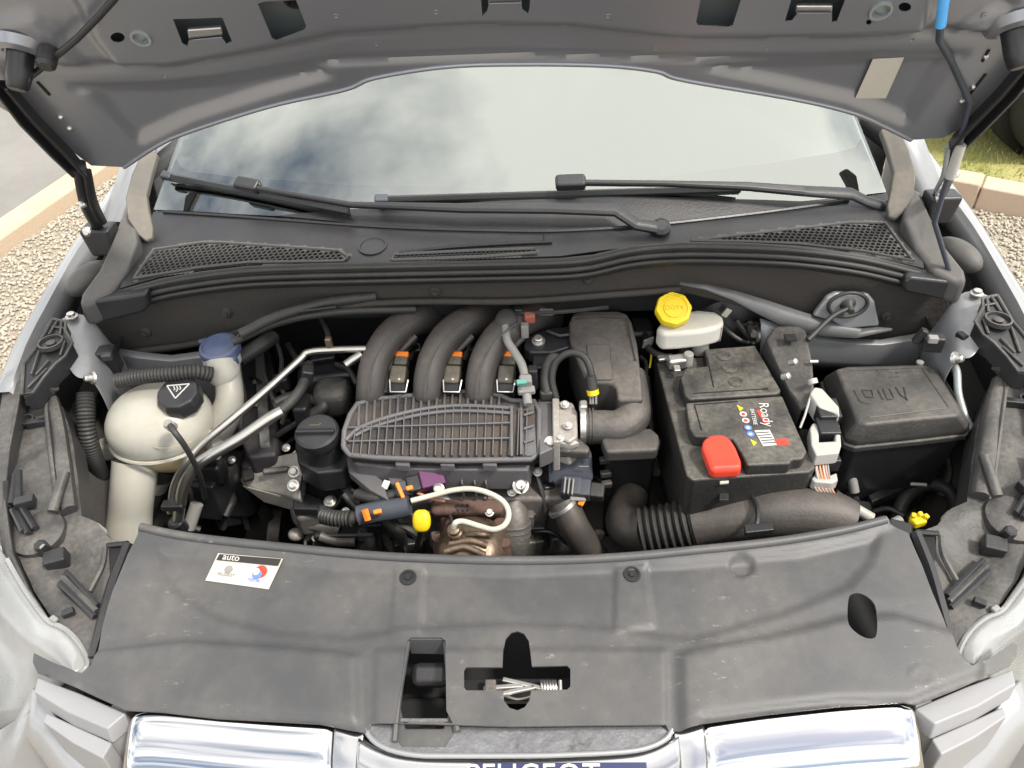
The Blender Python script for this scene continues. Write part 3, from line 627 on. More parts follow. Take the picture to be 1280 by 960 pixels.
t_.links.new(tcn.outputs['Object'], nz.inputs['Vector']); t_.links.new(nz.outputs['Fac'], mr.inputs[0]); t_.links.new(mr.outputs[0], mxs.inputs[0]); t_.links.new(tr.outputs[0], mxs.inputs[1]); t_.links.new(d_.outputs[0], mxs.inputs[2]); t_.links.new(mxs.outputs[0], o_.inputs[0])
mk('inner_film', [p-Wf.N*0.008 for r in rowsw for p in r], [(i*13+j, i*13+j+1, (i+1)*13+j+1, (i+1)*13+j) for i in range(24) for j in range(12)], HZ, ws, 0, 60)
frin = [Wf.uv(*p) for p in [(222, 165), (217, 192), (224, 207), (240, 213), (300, 221), (430, 230), (640, 236), (760, 229), (850, 217), (960, 203), (1040, 190), (1070, 183), (1078, 170), (1070, 150)]]
frin = frin+[(0.53, 0.60), (0.50, 0.78), (0, 0.86), (-0.50, 0.78), (-0.55, 0.60)]
FRIT = mat('frit_black', (0.018, 0.018, 0.02), 0.35)
sheet('frit_band', FRIT, ws, Wf, wout, [frin], step=0.035, thick=0.001, uv=True, off=-0.004)
sheet('base_seal', BPC, ws, Wf, [(345, 271), (440, 263), (560, 256), (700, 250), (800, 247), (900, 250), (1000, 253), (1070, 247), (960, 266), (800, 284), (640, 290), (480, 285)], step=0.03, thick=0.002, off=0.004)
onfr('glass_mark', INKW, ws, Wf, [(994, 233), (1022, 231), (1022, 236), (994, 238)], 0.0006, off=-0.0022, bevel=0)
onfr('windscreen_sticker', PAPER, ws, Wf, [(226, 172), (248, 168), (250, 190), (228, 194)], 0.0006, off=-0.006, bevel=0)
# wipers
Wp = Fr(Wf.O+Wf.N*0.018, Wf.U, Wf.V, Wf.h)
def wiper(label, blade, arm, head, cap, stalk):
    b0, b1 = blade; P0, P1 = Wp.hit(*b0, 0.004), Wp.hit(*b1, 0.004)
    Q = [P0.lerp(P1, i/6) for i in range(7)]
    for i in range(1, 6): Q[i] = Q[i]
    w = lathe('wiper', BPC, car, Wp.hit(*cap, 0.004), Wf.N, [(0.016, -0.02), (0.018, 0.0), (0.017, 0.012), (0.010, 0.017)], seg=18, label=label)
    d = (P1-P0).normalized(); sN = Wf.N; sd = d.cross(sN)
    rings = [[q+sd*0.006+sN*-0.004, q+sd*0.007+sN*0.004, q+sN*0.010, q-sd*0.007+sN*0.004, q-sd*0.006+sN*-0.004] for q in Q]
    loft('blade', BPC, w, rings, bevel=0.001)
    rings = [[q+sd*0.0018-sN*0.003, q-sd*0.0018-sN*0.003, q-sd*0.001-sN*0.016, q+sd*0.001-sN*0.016] for q in Q]
    loft('rubber_lip', RUB, w, rings)
    box('blade_end', SLATE, w, P0+d*0.012+sN*0.002, (0.026, 0.017, 0.016), mtx=Matrix((d, -sd, sN)).transposed(), bevel=0.004)
    H = Wp.hit(*head, 0.012)
    box('blade_clip', BPC, w, H, (0.055, 0.026, 0.022), mtx=Matrix((d, -sd, sN)).transposed(), bevel=0.006)
    A = [Wp.hit(a, b, 0.014+o) for a, b, o in arm]; rings = []
    fr = frames(A)
    for i, (p, (t, _, _)) in enumerate(zip(A, fr)):
        s = t.cross(sN).normalized(); hw = stalk[i]
        rings.append([p+s*hw-sN*0.004, p+s*hw+sN*0.003, p+s*hw*0.5+sN*0.006, p-s*hw*0.5+sN*0.006, p-s*hw+sN*0.003, p-s*hw-sN*0.004])
    loft('arm', BPC, w, rings, bevel=0.001)
wiper('long black wiper sweeping from the middle of the cowl towards the windscreen sticker', ((205, 221), (437, 266)), [(822, 290, 0), (795, 287, 0.002), (768, 270, 0.006), (690, 268, 0.006), (580, 267, 0.004), (440, 262, 0.002), (320, 240, 0.0)], (312, 236), (825, 289), [0.012, 0.010, 0.012, 0.010, 0.0085, 0.005, 0.005])
wiper('black wiper lying low along the windscreen with its pivot by the pillar trim', ((470, 252), (925, 238)), [(1104, 264, 0), (1080, 258, 0.002), (1060, 250, 0.006), (1000, 246, 0.005), (930, 240, 0.004), (830, 236, 0.002), (720, 234, 0)], (713, 233), (1106, 264), [0.012, 0.010, 0.012, 0.010, 0.008, 0.005, 0.005])

# cowl --------------------------------------------------------------
Cf = Fr((0, 1.16, 1.084), (1, 0, 0), (0, cos(radians(8)), sin(radians(8))), lambda u, v: -0.08*np.asarray(u)**2)
front = [(150, 360), (200, 346), (250, 338), (310, 331), (385, 330), (480, 328), (640, 322), (700, 320), (760, 312), (850, 305), (930, 306), (1000, 309), (1080, 319), (1155, 335)]
gl = [(168, 349), (193, 313), (254, 304), (277, 304), (424, 314), (436, 322), (430, 327), (385, 328), (310, 329), (247, 336)]
gm = [(490, 326), (494, 319), (600, 314), (668, 312), (671, 317), (600, 322)]
gr = [(864, 302), (1064, 279), (1106, 280), (1141, 327), (1080, 315), (1000, 306), (930, 303)]
ga = [(700, 317), (704, 312), (790, 307), (760, 310)]
back = [(1150, 300), (1118, 262), (1108, 242), (960, 264), (800, 282), (640, 288), (480, 283), (300, 271), (192, 265), (178, 300), (160, 330)]
cowl = sheet('cowl_panel', BPC, car, Cf, front+back, [gl, gm, gr], step=0.02, thick=0.003, label='black plastic cowl under the windscreen')
GRIM = mat('grille_plastic', (0.058, 0.056, 0.054), 0.5, dust=(0.14, 0.127, 0.108), damt=0.5)
def hexgrille(poly, cell):
    P = [Cf.uv(*p) for p in poly]; us = [p[0] for p in P]; vs_ = [p[1] for p in P]; v = []; f = []
    dx = cell; dy = cell*0.866; j = 0; y = min(vs_)-dy
    while y < max(vs_)+dy:
        x = min(us)-dx+(dx/2 if j % 2 else 0)
        while x < max(us)+dx:
            R = cell/sqrt(3)
            inn = [(x+R*0.80*cos(pi/6+i*pi/3), y+R*0.80*sin(pi/6+i*pi/3)) for i in range(6)]
            oc = [(x+R*cos(pi/6+i*pi/3), y+R*sin(pi/6+i*pi/3)) for i in range(6)]
            k = sum(inpoly(*q, P) for q in oc)
            if k >= 5:
                b = len(v); v += [Cf.at(*q, 0.0005) for q in oc]+[Cf.at(*q, 0.0015) for q in inn]+[Cf.at(*q, -0.0018) for q in inn]
                for i in range(6):
                    n = (i+1) % 6; f.append((b+i, b+n, b+6+n, b+6+i)); f.append((b+6+i, b+6+n, b+12+n, b+12+i))
            elif k >= 1:
                b = len(v); v += [Cf.at(*q, 0.0003) for q in oc]; f.append(tuple(range(b, b+6)))
            x += dx
        y += dy; j += 1
    g = mk('honeycomb_grille', v, f, GRIM, cowl, weld=True, ang=30); g['kind'] = 'stuff'
    rim = [Cf.at(*p, 0.002) for p in P]; tube3('grille_rim', GRIM, cowl, rim+[rim[0]], 0.003, n=1, seg=6)
hexgrille(gl, 0.0098); hexgrille(gr, 0.0098); hexgrille(gm, 0.0078)
# plenum below the grilles
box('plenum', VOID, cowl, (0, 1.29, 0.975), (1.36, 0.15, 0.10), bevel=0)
tube3('cowl_seam', VOID, cowl, [Cf.hit(681, 287, 0.0), Cf.hit(679, 305, 0.0)], 0.0016, n=1, seg=6)
lathe('cowl_plug', BPC, cowl, Cf.hit(466, 308, 0), Cf.N, [(0.026, -0.002), (0.026, 0.003), (0.022, 0.003), (0.021, 0.001), (0.010, 0.001)], seg=24)
tube3('cowl_fold', BPC, cowl, [Cf.hit(a, b, 0.003) for a, b in [(500, 318), (560, 311), (640, 306), (690, 304)]], 0.003, seg=6)
tube3('cowl_fold', BPC, cowl, [Cf.hit(a, b, 0.002) for a, b in [(205, 266), (300, 272), (480, 285), (640, 290), (720, 289), (820, 282), (960, 266), (1060, 252)]], 0.0035, seg=6)
# rubber seal along the cowl
sl = None
for k, (dy, r, dz) in enumerate([(4, 0.0045, 0), (13, 0.0052, 0), (21, 0.0042, 0)]):
    pts = [(145, 366), (200, 351), (250, 342), (310, 335), (385, 332), (480, 330), (620, 327), (700, 325), (740, 321), (790, 310), (850, 305), (930, 306), (1000, 310), (1080, 321), (1158, 340)]
    o = tube3('cowl_seal' if k == 0 else 'seal_lip', RUB, car if k == 0 else sl, [Y(a, b+dy, 1.152-0.003*k) for a, b in pts], r, seg=8, n=4)
    if k == 0:
        sl = o; o['label'] = 'ribbed rubber seal along the cowl edge'
        strip('seal_band', RUB, sl, [[Y(a, b+d_, 1.1545) for a, b in pts] for d_ in (-2, 8, 18, 26)], 0.004)
# firewall
top_fw = [(110, 385), (145, 366), (200, 352), (310, 336), (480, 333), (640, 330), (740, 326), (790, 316), (850, 311), (1000, 318), (1080, 328), (1190, 352)]
bot_fw = [(1185, 415), (1165, 428), (1100, 452), (1030, 452), (985, 412), (930, 385), (860, 368), (760, 374), (640, 382), (520, 382), (420, 390), (340, 412), (250, 434), (170, 448), (120, 448)]
fw = plate('firewall_insulation', INSUL, car, top_fw+bot_fw, 1.175, 0.02, bevel=0.004, label='dark felt-like firewall panel under the cowl')
tube3('insulation_lip', INSUL, fw, [Y(a, b, 1.165) for a, b in [(165, 440), (250, 428), (330, 406), (420, 384), (520, 377), (640, 377), (760, 369), (850, 362)]], 0.006, seg=8)
for p in [(182, 415), (544, 364), (283, 391), (735, 349), (1108, 395)]: lathe('insulation_stud', INSUL, fw, Y(*p, 1.173), (0, -1, 0.1), [(0.011, 0), (0.008, 0.004), (0.004, 0.005), (0.004, 0.009)], seg=10)
for nm, pts in (('seal_end', [(104, 378), (150, 372), (183, 366), (186, 383), (180, 391), (110, 408), (102, 392)]), ('seal_end', [(1131, 352), (1138, 346), (1190, 352), (1192, 374), (1180, 376), (1132, 366), (1128, 360)])):
    plate(nm, BPC, sl, pts, 1.13, 0.04, bevel=0.006)
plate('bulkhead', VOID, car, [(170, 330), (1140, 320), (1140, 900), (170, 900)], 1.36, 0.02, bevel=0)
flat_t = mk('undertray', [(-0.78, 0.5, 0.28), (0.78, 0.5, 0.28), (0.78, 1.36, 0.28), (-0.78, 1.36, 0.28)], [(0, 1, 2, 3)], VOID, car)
# pale cross beam of the body in front of the firewall insulation, on both sides of the bay
def beam(pts_up, pts_dn, yb, yf, label=None):
    A = [Y(a, b, yb) for a, b in pts_up]; B = [Y(a, b, yf) for a, b in pts_dn]; C_ = [p.copy()+Vector((0, 0.01, -0.03)) for p in B]
    M2 = [a.lerp(b, 0.12)+Vector((0, -0.008, 0.001)) for a, b in zip(A, B)]
    return strip('cross_beam', INNW, car, [A, M2, B, C_], 0.003, label=label)
cb = beam([(950, 398), (985, 410), (1020, 419), (1060, 424), (1100, 425), (1140, 418), (1182, 406)], [(950, 440), (985, 446), (1020, 450), (1060, 452), (1100, 454), (1150, 456), (1192, 450)], 1.160, 1.150, 'pale painted cross beam behind the fuse box')
FLAP = mat('flap_rubber', (0.075, 0.077, 0.08), 0.4, dust=(0.16, 0.15, 0.135), damt=0.4)
fa = [(850, 353), (885, 356), (920, 364), (960, 376), (1000, 389), (1040, 401), (1080, 408), (1115, 411)]; fb_ = [(850, 355), (882, 362), (915, 375), (950, 394), (985, 411), (1025, 420), (1070, 423), (1115, 413)]
strip('seal_flap', FLAP, car, [[Y(a, b, 1.158) for a, b in fa], [Y((a+c)/2, (b+d)/2-1, 1.148) for (a, b), (c, d) in zip(fa, fb_)], [Y(a, b, 1.140) for a, b in fb_]], 0.003, label='thin grey rubber flap curving along the firewall')
beam([(140, 434), (175, 440), (215, 444), (260, 438), (290, 428)], [(140, 470), (175, 480), (215, 485), (262, 480), (300, 470)], 1.16, 1.15, 'pale painted cross beam behind the coolant tank')
# ------------------------------------------------------------------ wings, lamps and front end (left side from the photo, right side mirrored)
def both(fn):
    for s in (-1, 1): fn(s, (lambda P: Vector(P)) if s < 0 else mir)
SIDE = {-1: 'on the side of the road', 1: 'on the side of the lawn'}
def wing(s, G):
    rows = []
    for y in np.linspace(0.98, 1.78, 17):
        zt = float(np.interp(y, [0.6, 0.8, 1.05, 1.35, 1.6, 1.8], [0.85, 0.91, 0.972, 1.03, 1.062, 1.075])); xi = float(np.interp(y, [0.9, 1.1, 1.3, 1.6, 1.8], [-0.845, -0.868, -0.868, -0.85, -0.80])); xo = float(np.interp(y, [0.9, 1.1, 1.6, 1.8], [-0.885, -0.905, -0.893, -0.87]))
        pr = [(xi+0.012, zt-0.035), (xi, zt-0.012), (xi-0.006, zt-0.001), (xo+0.012, zt-0.002), (xo, zt-0.012), (xo-0.008, zt-0.04), (xo-0.015, zt-0.12), (xo-0.03, zt-0.26), (xo-0.03, zt-0.42), (xo-0.01, zt-0.55)]
        rows.append([G((x, y, z)) for x, z in pr])
    w = strip('wing', SILV, car, rows, 0.002, label='silver front wing '+SIDE[s])
    # dark gutter between wing and bay
    rows = []
    for y in np.linspace(0.95, 1.6, 10):
        zt = float(np.interp(y, [0.9, 1.05, 1.35, 1.6], [0.93, 0.96, 1.02, 1.05]))
        rows.append([G((-0.862, y, zt-0.05)), G((-0.845, y, zt-0.13)), G((-0.79, y, zt-0.14)), G((-0.755, y, zt-0.06))])
    strip('gutter', VOID, w, rows, 0.003)
    # scuttle side moulding and pillar trim
    S = [(130, 302, 1.10), (143, 322, 1.08), (140, 350, 1.06), (104, 385, 1.03), (100, 396, 1.01), (95, 380, 1.03), (112, 340, 1.06), (122, 300, 1.09)]
    SP = [(168, 262, 1.10), (172, 300, 1.085), (158, 335, 1.06), (140, 362, 1.045), (112, 378, 1.035), (98, 382, 1.03), (100, 366, 1.04), (122, 336, 1.06), (140, 300, 1.085), (150, 268, 1.10)]
    poly3('scuttle_moulding', GRIM, car, [G(Z(*p)) for p in SP], (0, 0, -0.05), 0.012, seg=3, label='dusty grey moulding beside the cowl '+SIDE[s])
    ell('moulding_bulge', GRIM, car, G(Z(112, 348, 1.02)), (0.027, 0.052, 0.026), rot=(0, 0, 20*s), nu=20, nv=12)
    d_ = [G(Y(a, b, y)) for a, b, y in [(187, 186, 1.44), (197, 192, 1.43), (190, 216, 1.40), (183, 244, 1.36), (186, 264, 1.33), (191, 284, 1.30), (190, 298, 1.285), (182, 302, 1.28), (172, 294, 1.285), (159, 272, 1.30), (156, 247, 1.34), (164, 217, 1.39), (174, 196, 1.43)]]
    poly3('pillar_trim', BEIGE, car, d_, Vector((0.0, 0.006, -0.012)), 0.004, label='dusty beige pillar trim '+SIDE[s])
    # windscreen pillar
    A = [G(Wf.at(-u, v, 0.004)) for u, v in ((0.80, 0.11), (0.765, 0.35), (0.70, 0.62), (0.64, 0.86))]
    rows = [[p+G((-0.075, 0.03, -0.06)), p+G((-0.05, -0.005, -0.01)), p+G((-0.012, -0.005, 0.006)), p+G((0.02, 0, 0.0))] for p in A]
    strip('pillar', SILV, car, rows, 0.004)
    # inner wing metal
    st_ = [[(66, 405, .995), (80, 394, 1.0), (104, 388, 1.0), (120, 402, .985), (134, 424, .95), (158, 446, .90)],
           [(74, 432, .985), (90, 424, .985), (112, 428, .975), (130, 446, .945), (150, 464, .91), (168, 490, .82)],
           [(84, 460, .965), (98, 454, .965), (115, 460, .955), (132, 480, .92), (148, 504, .87), (156, 560, .74)],
           [(98, 476, .955), (110, 471, .952), (122, 484, .935), (134, 508, .895), (146, 545, .82), (146, 620, .62)]]
    rows = [[G(Z(*p)) for p in r] for r in st_]
    iw = strip('inner_wing', INNW, car, rows, 0.003, ang=60, label='bare painted inner wing metal '+SIDE[s])
    sm = iw.modifiers.new('sub', 'SUBSURF'); sm.levels = 1; sm.render_levels = 2
    lathe('bolt', STEEL, iw, G(Z(90, 396, 1.002)), (0, 0, 1), [(0.011, 0), (0.011, 0.002), (0.007, 0.003), (0.007, 0.008), (0.005, 0.009)], seg=12)
    lathe('stud', STEEL, iw, G(Z(117, 472, .95)), (-s*-0.5, -0.6, 0.4), [(0.012, 0), (0.011, 0.004), (0.006, 0.005), (0.006, 0.014), (0.004, 0.016)], seg=12)
    rows = [[G((-0.79, y, z)) if z > 0.5 else G((-0.70, y, z)) for z in (0.84, 0.49, 0.28)] for y in (0.70, 0.9, 1.1, 1.36)]
    strip('side_wall', INSUL, iw, rows, 0.003)  # painted metal wall; the dark colour stands in for shade down in the bay
    # lamp arm
    AP = [(66, 400), (83, 403), (82, 414), (91, 430), (82, 446), (70, 456), (56, 472), (42, 492), (28, 495), (30, 456), (48, 433)]
    ZA = lambda b: 1.012-0.05*(b-400)/100
    AP = [G(Z(a, b, ZA(b))) for a, b in AP]
    arm = poly3('lamp_bracket', BPC, car, AP, (0, 0, -0.035), 0.003, label='black webbed lamp bracket bolted to the inner wing '+SIDE[s])
    tube3('rim', BPD, arm, [p+Vector((0, 0, 0.002)) for p in AP+[AP[0]]], 0.0028, n=1, seg=6)
    lathe('boss', BPD, arm, G(Z(65, 431, .998)), (0, 0, 1), [(0.021, 0), (0.021, 0.008), (0.018, 0.008), (0.017, 0.001), (0.008, 0.001), (0.008, 0.006), (0.005, 0.007)], seg=20)
    for a, b in (((73, 402), (62, 420)), ((78, 404), (76, 420)), ((66, 410), (81, 412)), ((50, 440), (40, 470)), ((62, 452), (46, 470)), ((82, 428), (76, 446)), ((60, 462), (36, 486))):
        tube3('web', BPD, arm, [G(Z(*a, ZA(a[1])))+Vector((0, 0, .003)), G(Z(*b, ZA(b[1])))+Vector((0, 0, .003))], 0.0022, n=1, seg=6)
    # grey edge strip beside the lamp
    ES = [(14, 449, .965), (26, 452, .965), (28, 462, .96), (24, 500, .945), (12, 560, .925), (6, 620, .905), (16, 690, .885), (36, 735, .87), (58, 768, .86), (54, 772, .855), (28, 742, .86), (4, 700, .875), (-10, 620, .90), (-6, 560, .92), (2, 490, .945)]
    poly3('lamp_edge_strip', GREYP if False else BPD, car, [G(Z(*p)) for p in ES], (0, 0, -0.03), 0.003)
both(wing)

LAMPIN = mat('lamp_reflector', (0.42, 0.42, 0.43), 0.2, metal=0.85, var=0.1)
def lamp(s, G):
    HO = [(22, 520), (30, 494), (50, 499), (66, 505), (78, 508), (90, 545), (97, 600), (102, 645), (120, 652), (136, 672), (166, 682), (160, 700), (146, 735), (136, 765), (129, 790), (119, 820), (113, 832), (104, 808), (92, 792), (76, 782), (60, 766), (42, 738), (22, 694), (10, 640), (10, 580)]
    def zh(a, b): return 0.915-0.075*(b-495)/330
    A, B = G(Z(60, 520, zh(60, 520))), G(Z(60, 780, zh(60, 780)))
    Vd = (A-B); Vd.x = 0
    lf = Fr(B, (1, 0, 0), Vd)
    P0 = [Z(60, 520, zh(60, 520)), Z(60, 780, zh(60, 780))]; V0 = P0[0]-P0[1]; V0.x = 0
    LF = Fr(P0[1], (1, 0, 0), V0)
    uvs = [LF.uv(*p) for p in HO]
    a1 = spoly([LF.uv(*p) for p in [(14, 590), (40, 575), (66, 560), (72, 610), (40, 640), (20, 660)]], 0.02)
    a2 = spoly([LF.uv(*p) for p in [(50, 690), (90, 670), (128, 690), (120, 740), (90, 750)]], 0.02)
    hf = lambda u, v: 0.010*a1(u, v)-0.012*a2(u, v)+0.0025*np.sin(np.asarray(u)*90)*np.sin(np.asarray(v)*70)
    LF.h = hf
    def PT(a, b, off=0.0): return G(LF.hit(a, b, off))
    if s < 0: fr = LF; uv_ = uvs
    else: fr = Fr(G(LF.O), (1, 0, 0), LF.V, lambda u, v: hf(-np.asarray(u), v)); uv_ = [(-u, v) for u, v in uvs][::-1]
    h = sheet('headlamp', BPD, car, fr, uv_, step=0.012, thick=0.05, uv=True, label='headlamp with dusty black housing '+SIDE[s])
    # ridge along the inner side
    tube3('ridge', BPD, h, [PT(70, 506, .012), PT(78, 540, .014), PT(84, 590, .012), PT(90, 642, .008)], [0.012, 0.014, 0.016, 0.014], seg=8, flat=0.8)
    tube3('ridge', BPD, h, [PT(68, 498, .012), PT(66, 520, .022), PT(72, 580, .02), PT(77, 640, .012)], 0.0035, seg=6)
    for a, b in (((66, 505), (80, 500)), ((74, 648), (94, 606))): tube3('peg', BPD, h, [PT(*a, .02), PT(*b, .035)], [0.008, 0.0085], n=1, seg=10)
    lathe('clip_ring', BPC, h, PT(38, 530, .006), LF.N, [(0.012, 0), (0.012, 0.008), (0.009, 0.008), (0.008, 0.001)], seg=14)
    box('clip', BPC, h, PT(52, 531, .006), (0.04, 0.012, 0.014), rot=(0, 0, 12*-s), bevel=0.002)
    for a, b in (((20, 635), (28, 600)), ((28, 640), (30, 596)), ((14, 640), (16, 610)), ((34, 640), (52, 668)), ((28, 645), (44, 674)), ((22, 642), (38, 672))):
        tube3('fin', BPC, h, [PT(*a, .012), PT(*b, .018)], 0.004, n=1, seg=6, flat=1.6)
    box('clip', BPC, h, PT(38, 634, .015), (0.028, 0.016, 0.016), rot=(0, 0, 20), bevel=0.002)
    lathe('bulb_cover', BPD, h, PT(50, 668, .0), LF.N, [(0.040, -0.004), (0.038, 0.006), (0.030, 0.010), (0.012, 0.011)], seg=22)
    box('clip', BPC, h, PT(76, 704, .012), (0.030, 0.024, 0.026), rot=(10, 0, 20*-s), bevel=0.003)
    lathe('adjuster', BPC, h, PT(62, 693, .010), LF.N, [(0.009, 0), (0.009, 0.02), (0.006, 0.022)], seg=6)
    for k in range(3):
        a = (86+k*-4, 718+k*7); b = (126-k*2, 760+k*7)
        tube3('rib', BPC if k != 1 else BPD, h, [PT(*a, .008), PT(*b, .008)], 0.0042, n=1, seg=6)
    tube3('wall', BPC, h, [PT(165, 686, .014), PT(148, 732, .014), PT(133, 780, .010), PT(118, 824, .006)], [0.008, 0.009, 0.009, 0.006], seg=6, flat=1.0)
    tube3('wall', BPD, h, [PT(136, 690, .012), PT(132, 712, .010), PT(116, 742, .008)], 0.004, seg=6)
    tube3('wall', BPC, h, [PT(138, 686, .010), PT(164, 684, .012)], 0.004, n=1, seg=6)
    box('slot', VOID, h, PT(150, 700, .002), (0.025, 0.05, 0.01), rot=(0, 0, 25*-s), bevel=0.002)
    box('tab', BPC, h, PT(88, 768, .006), (0.016, 0.010, 0.010), rot=(0, 0, 30*-s), bevel=0.002)
    box('tab', LGREY, h, PT(70, 776, .006), (0.012, 0.008, 0.006), rot=(0, 0, -30*-s), bevel=0.002)
    zz = G(Z(118, 661, .865)); lathe('bolt', WHT, h, zz, (0, -0.3, 1), [(0.010, -0.02), (0.010, 0), (0.009, 0.006), (0.0045, 0.006), (0.004, 0.001)], seg=14)
    lathe('bolt_seat', BPC, h, zz-Vector((0, 0, 0.045)), (0, -0.3, 1), [(0.016, 0), (0.014, 0.028), (0.010, 0.03)], seg=14)
    # lens: bulges outwards and falls away to the front
    up = [(-30, 640, .895), (-10, 672, .89), (10, 700, .878), (30, 735, .866), (50, 764, .857), (62, 778, .853), (80, 786, .849), (96, 800, .846), (107, 818, .843), (110, 832, .84), (102, 842, .838)]
    lo1 = [(-80, 700, .84), (-60, 740, .83), (-30, 775, .82), (-5, 800, .81), (14, 815, .808), (28, 822, .808), (40, 828, .812), (55, 836, .818), (70, 842, .824), (82, 846, .828), (90, 848, .830)]
    lo2 = [(-200, 780, .74), (-170, 830, .73), (-130, 870, .72), (-90, 900, .71), (-55, 915, .71), (-30, 920, .715), (0, 915, .73), (20, 905, .745), (35, 892, .765), (48, 880, .785), (56, 872, .795)]
    mid = [[(a+c)/2 for a, c in zip(p, q)] for p, q in zip(up, lo1)]
    rows = [[G(Z(*p)) for p in r] for r in (up, mid, lo1, lo2)]
    for i in range(len(up)): rows[1][i] += Vector((0, -0.006, 0.012))
    lens_rows = [cat(r, 3) for r in zip(*rows)]; lens_rows = [list(c) for c in zip(*lens_rows)]
    strip('lens', LENS, h, lens_rows, 0.003, ang=80)
    inn = [[p+Vector((0, 0.012, -0.035)) for p in r] for r in rows]
    strip('reflector', LAMPIN, h, inn, 0.002, ang=30)
    for px_, py_, z_ in ((20, 800, .79), (70, 822, .80)):
        c = G(Z(px_, py_, z_)); axl = G((-0.25, -0.8, 0.55))
        lathe('reflector_bowl', LAMPIN, h, c, axl, [(0.012, -0.03), (0.030, -0.012), (0.040, 0.008), (0.042, 0.008), (0.032, -0.016)], seg=22)
        lathe('bulb', WHT, h, c-axl*0.02, axl, [(0.006, 0), (0.006, 0.018), (0.003, 0.022)], seg=10)
    tube3('lens_edge', LENS, h, [p+Vector((0, 0, .002)) for p in rows[0][2:]], 0.0035, seg=6)
    # bumper corner below the lamp
    b1 = [G(Z(*p)) for p in [(150, 985, .73), (120, 950, .75), (84, 915, .775), (56, 876, .80), (42, 860, .80), (20, 900, .75), (-20, 925, .72), (-80, 910, .715), (-170, 850, .73)]]
    b2 = [p+G((-0.02, -0.05, -0.22)) for p in b1]; b3 = [p+G((0.02, 0.0, -0.3)) for p in b2]
    strip('bumper_corner', SILV, car, [b1, [a.lerp(b, .3)+G((-.015, -.02, 0)) for a, b in zip(b1, b2)], b2, b3], 0.004)
both(lamp)

# ------------------------------------------------------------------ plastic cover over the radiator
Sf = Fr((0, 0.57, 0.884), (1, 0, 0), (0, cos(radians(7)), sin(radians(7))))
rear = [(175, 654), (200, 660), (240, 667), (300, 674), (360, 680), (430, 687), (500, 692), (580, 695), (640, 696), (720, 695), (800, 690), (870, 683), (940, 676), (1000, 668), (1060, 657), (1108, 645)]
rt_ = [(1113, 655), (1135, 666), (1143, 685), (1152, 705), (1166, 742), (1180, 775), (1190, 792), (1196, 808), (1206, 826), (1216, 832), (1240, 821), (1266, 803), (1272, 808), (1271, 820), (1262, 832), (1236, 845), (1200, 860), (1160, 876), (1144, 881)]
frt = [(1130, 878), (1050, 883), (960, 893), (880, 904), (852, 913), (836, 913), (832, 906), (640, 908), (464, 905), (458, 916), (440, 913), (400, 905), (269, 898), (201, 890), (158, 888), (101, 862), (47, 841), (41, 828), (42, 816), (60, 825), (101, 842), (112, 834), (118, 820), (128, 783), (141, 738), (160, 692)]
Sf.h = lambda u, v: 0.0*np.asarray(u)
fu = lambda L_: [Sf.uv(*p) for p in L_]
roll = sline(fu([(a, b+5) for a, b in rear]), 0.008)
plat = spoly(fu([(470, 812), (832, 812), (834, 960), (468, 960)]), 0.0035)
tray = spoly(fu([(200, 688), (215, 735), (262, 768), (330, 788), (430, 798), (480, 790), (560, 782), (640, 779), (740, 782), (830, 794), (870, 798), (980, 766), (1060, 733), (1090, 700), (1098, 670), (1000, 692), (850, 706), (640, 716), (450, 708), (300, 694)]), 0.006)
shL = spoly(fu([(130, 812), (230, 802), (330, 808), (425, 816), (446, 822), (448, 935), (60, 935), (60, 835)]), 0.007)
shR = spoly(fu([(850, 820), (866, 813), (960, 797), (1062, 772), (1120, 770), (1230, 800), (1230, 930), (853, 935)]), 0.007)
dipL = spoly(fu([(200, 690), (300, 690), (470, 702), (480, 760), (420, 775), (320, 760), (250, 740), (210, 712)]), 0.016)
dipR = spoly(fu([(840, 700), (1000, 685), (1085, 672), (1090, 700), (1040, 735), (960, 760), (850, 785), (835, 760)]), 0.016)
pad1 = spoly(fu([(494, 708), (530, 712), (526, 790), (488, 790)]), 0.0025); pad2 = spoly(fu([(770, 710), (808, 706), (818, 782), (768, 790)]), 0.0025)
sinkL = spoly(fu([(380, 800), (455, 800), (466, 830), (466, 930), (430, 930), (375, 830)]), 0.006); sinkR = spoly(fu([(842, 815), (862, 810), (900, 900), (842, 930)]), 0.005)
bandL = spoly(fu([(130, 800), (300, 812), (385, 800), (390, 880), (200, 880), (110, 850)]), 0.02)
cr1 = sline(fu([(205, 690), (225, 730), (265, 765), (330, 790), (430, 805)]), 0.006); cr2 = sline(fu([(1098, 665), (1090, 705), (1060, 730), (980, 765), (870, 805)]), 0.006)
circL = sline(fu(circ(148, 855, 15, 14)+[(163, 855)]), 0.0014); circR = sline(fu(circ(1154, 845, 15, 13)+[(1169, 845)]), 0.0014)
dim = spoly(fu(circ(928, 706, 15, 12)), 0.002)
lipe = sline(fu([(101, 858), (158, 884), (201, 886), (269, 894), (400, 902), (440, 909)]), 0.006); lipr = sline(fu([(1236, 841), (1144, 877), (1050, 879), (960, 889), (880, 900)]), 0.006)
Sf.h = lambda u, v: 0.009*roll(u, v)+0.004*np.clip(plat(u, v), 0, 1)-0.005*tray(u, v)+0.008*shL(u, v)+0.008*shR(u, v)+0.004*pad1(u, v)+0.004*pad2(u, v)+0.001*circL(u, v)+0.001*circR(u, v)-0.006*dim(u, v)-0.004*lipe(u, v)-0.004*lipr(u, v)-0.05*np.asarray(u)**2*np.clip((0.03-np.asarray(v))*6, 0, 1)
hole1 = [(509, 801), (514, 797), (552, 797), (557, 801), (558, 888), (566, 904), (493, 904), (499, 870)]
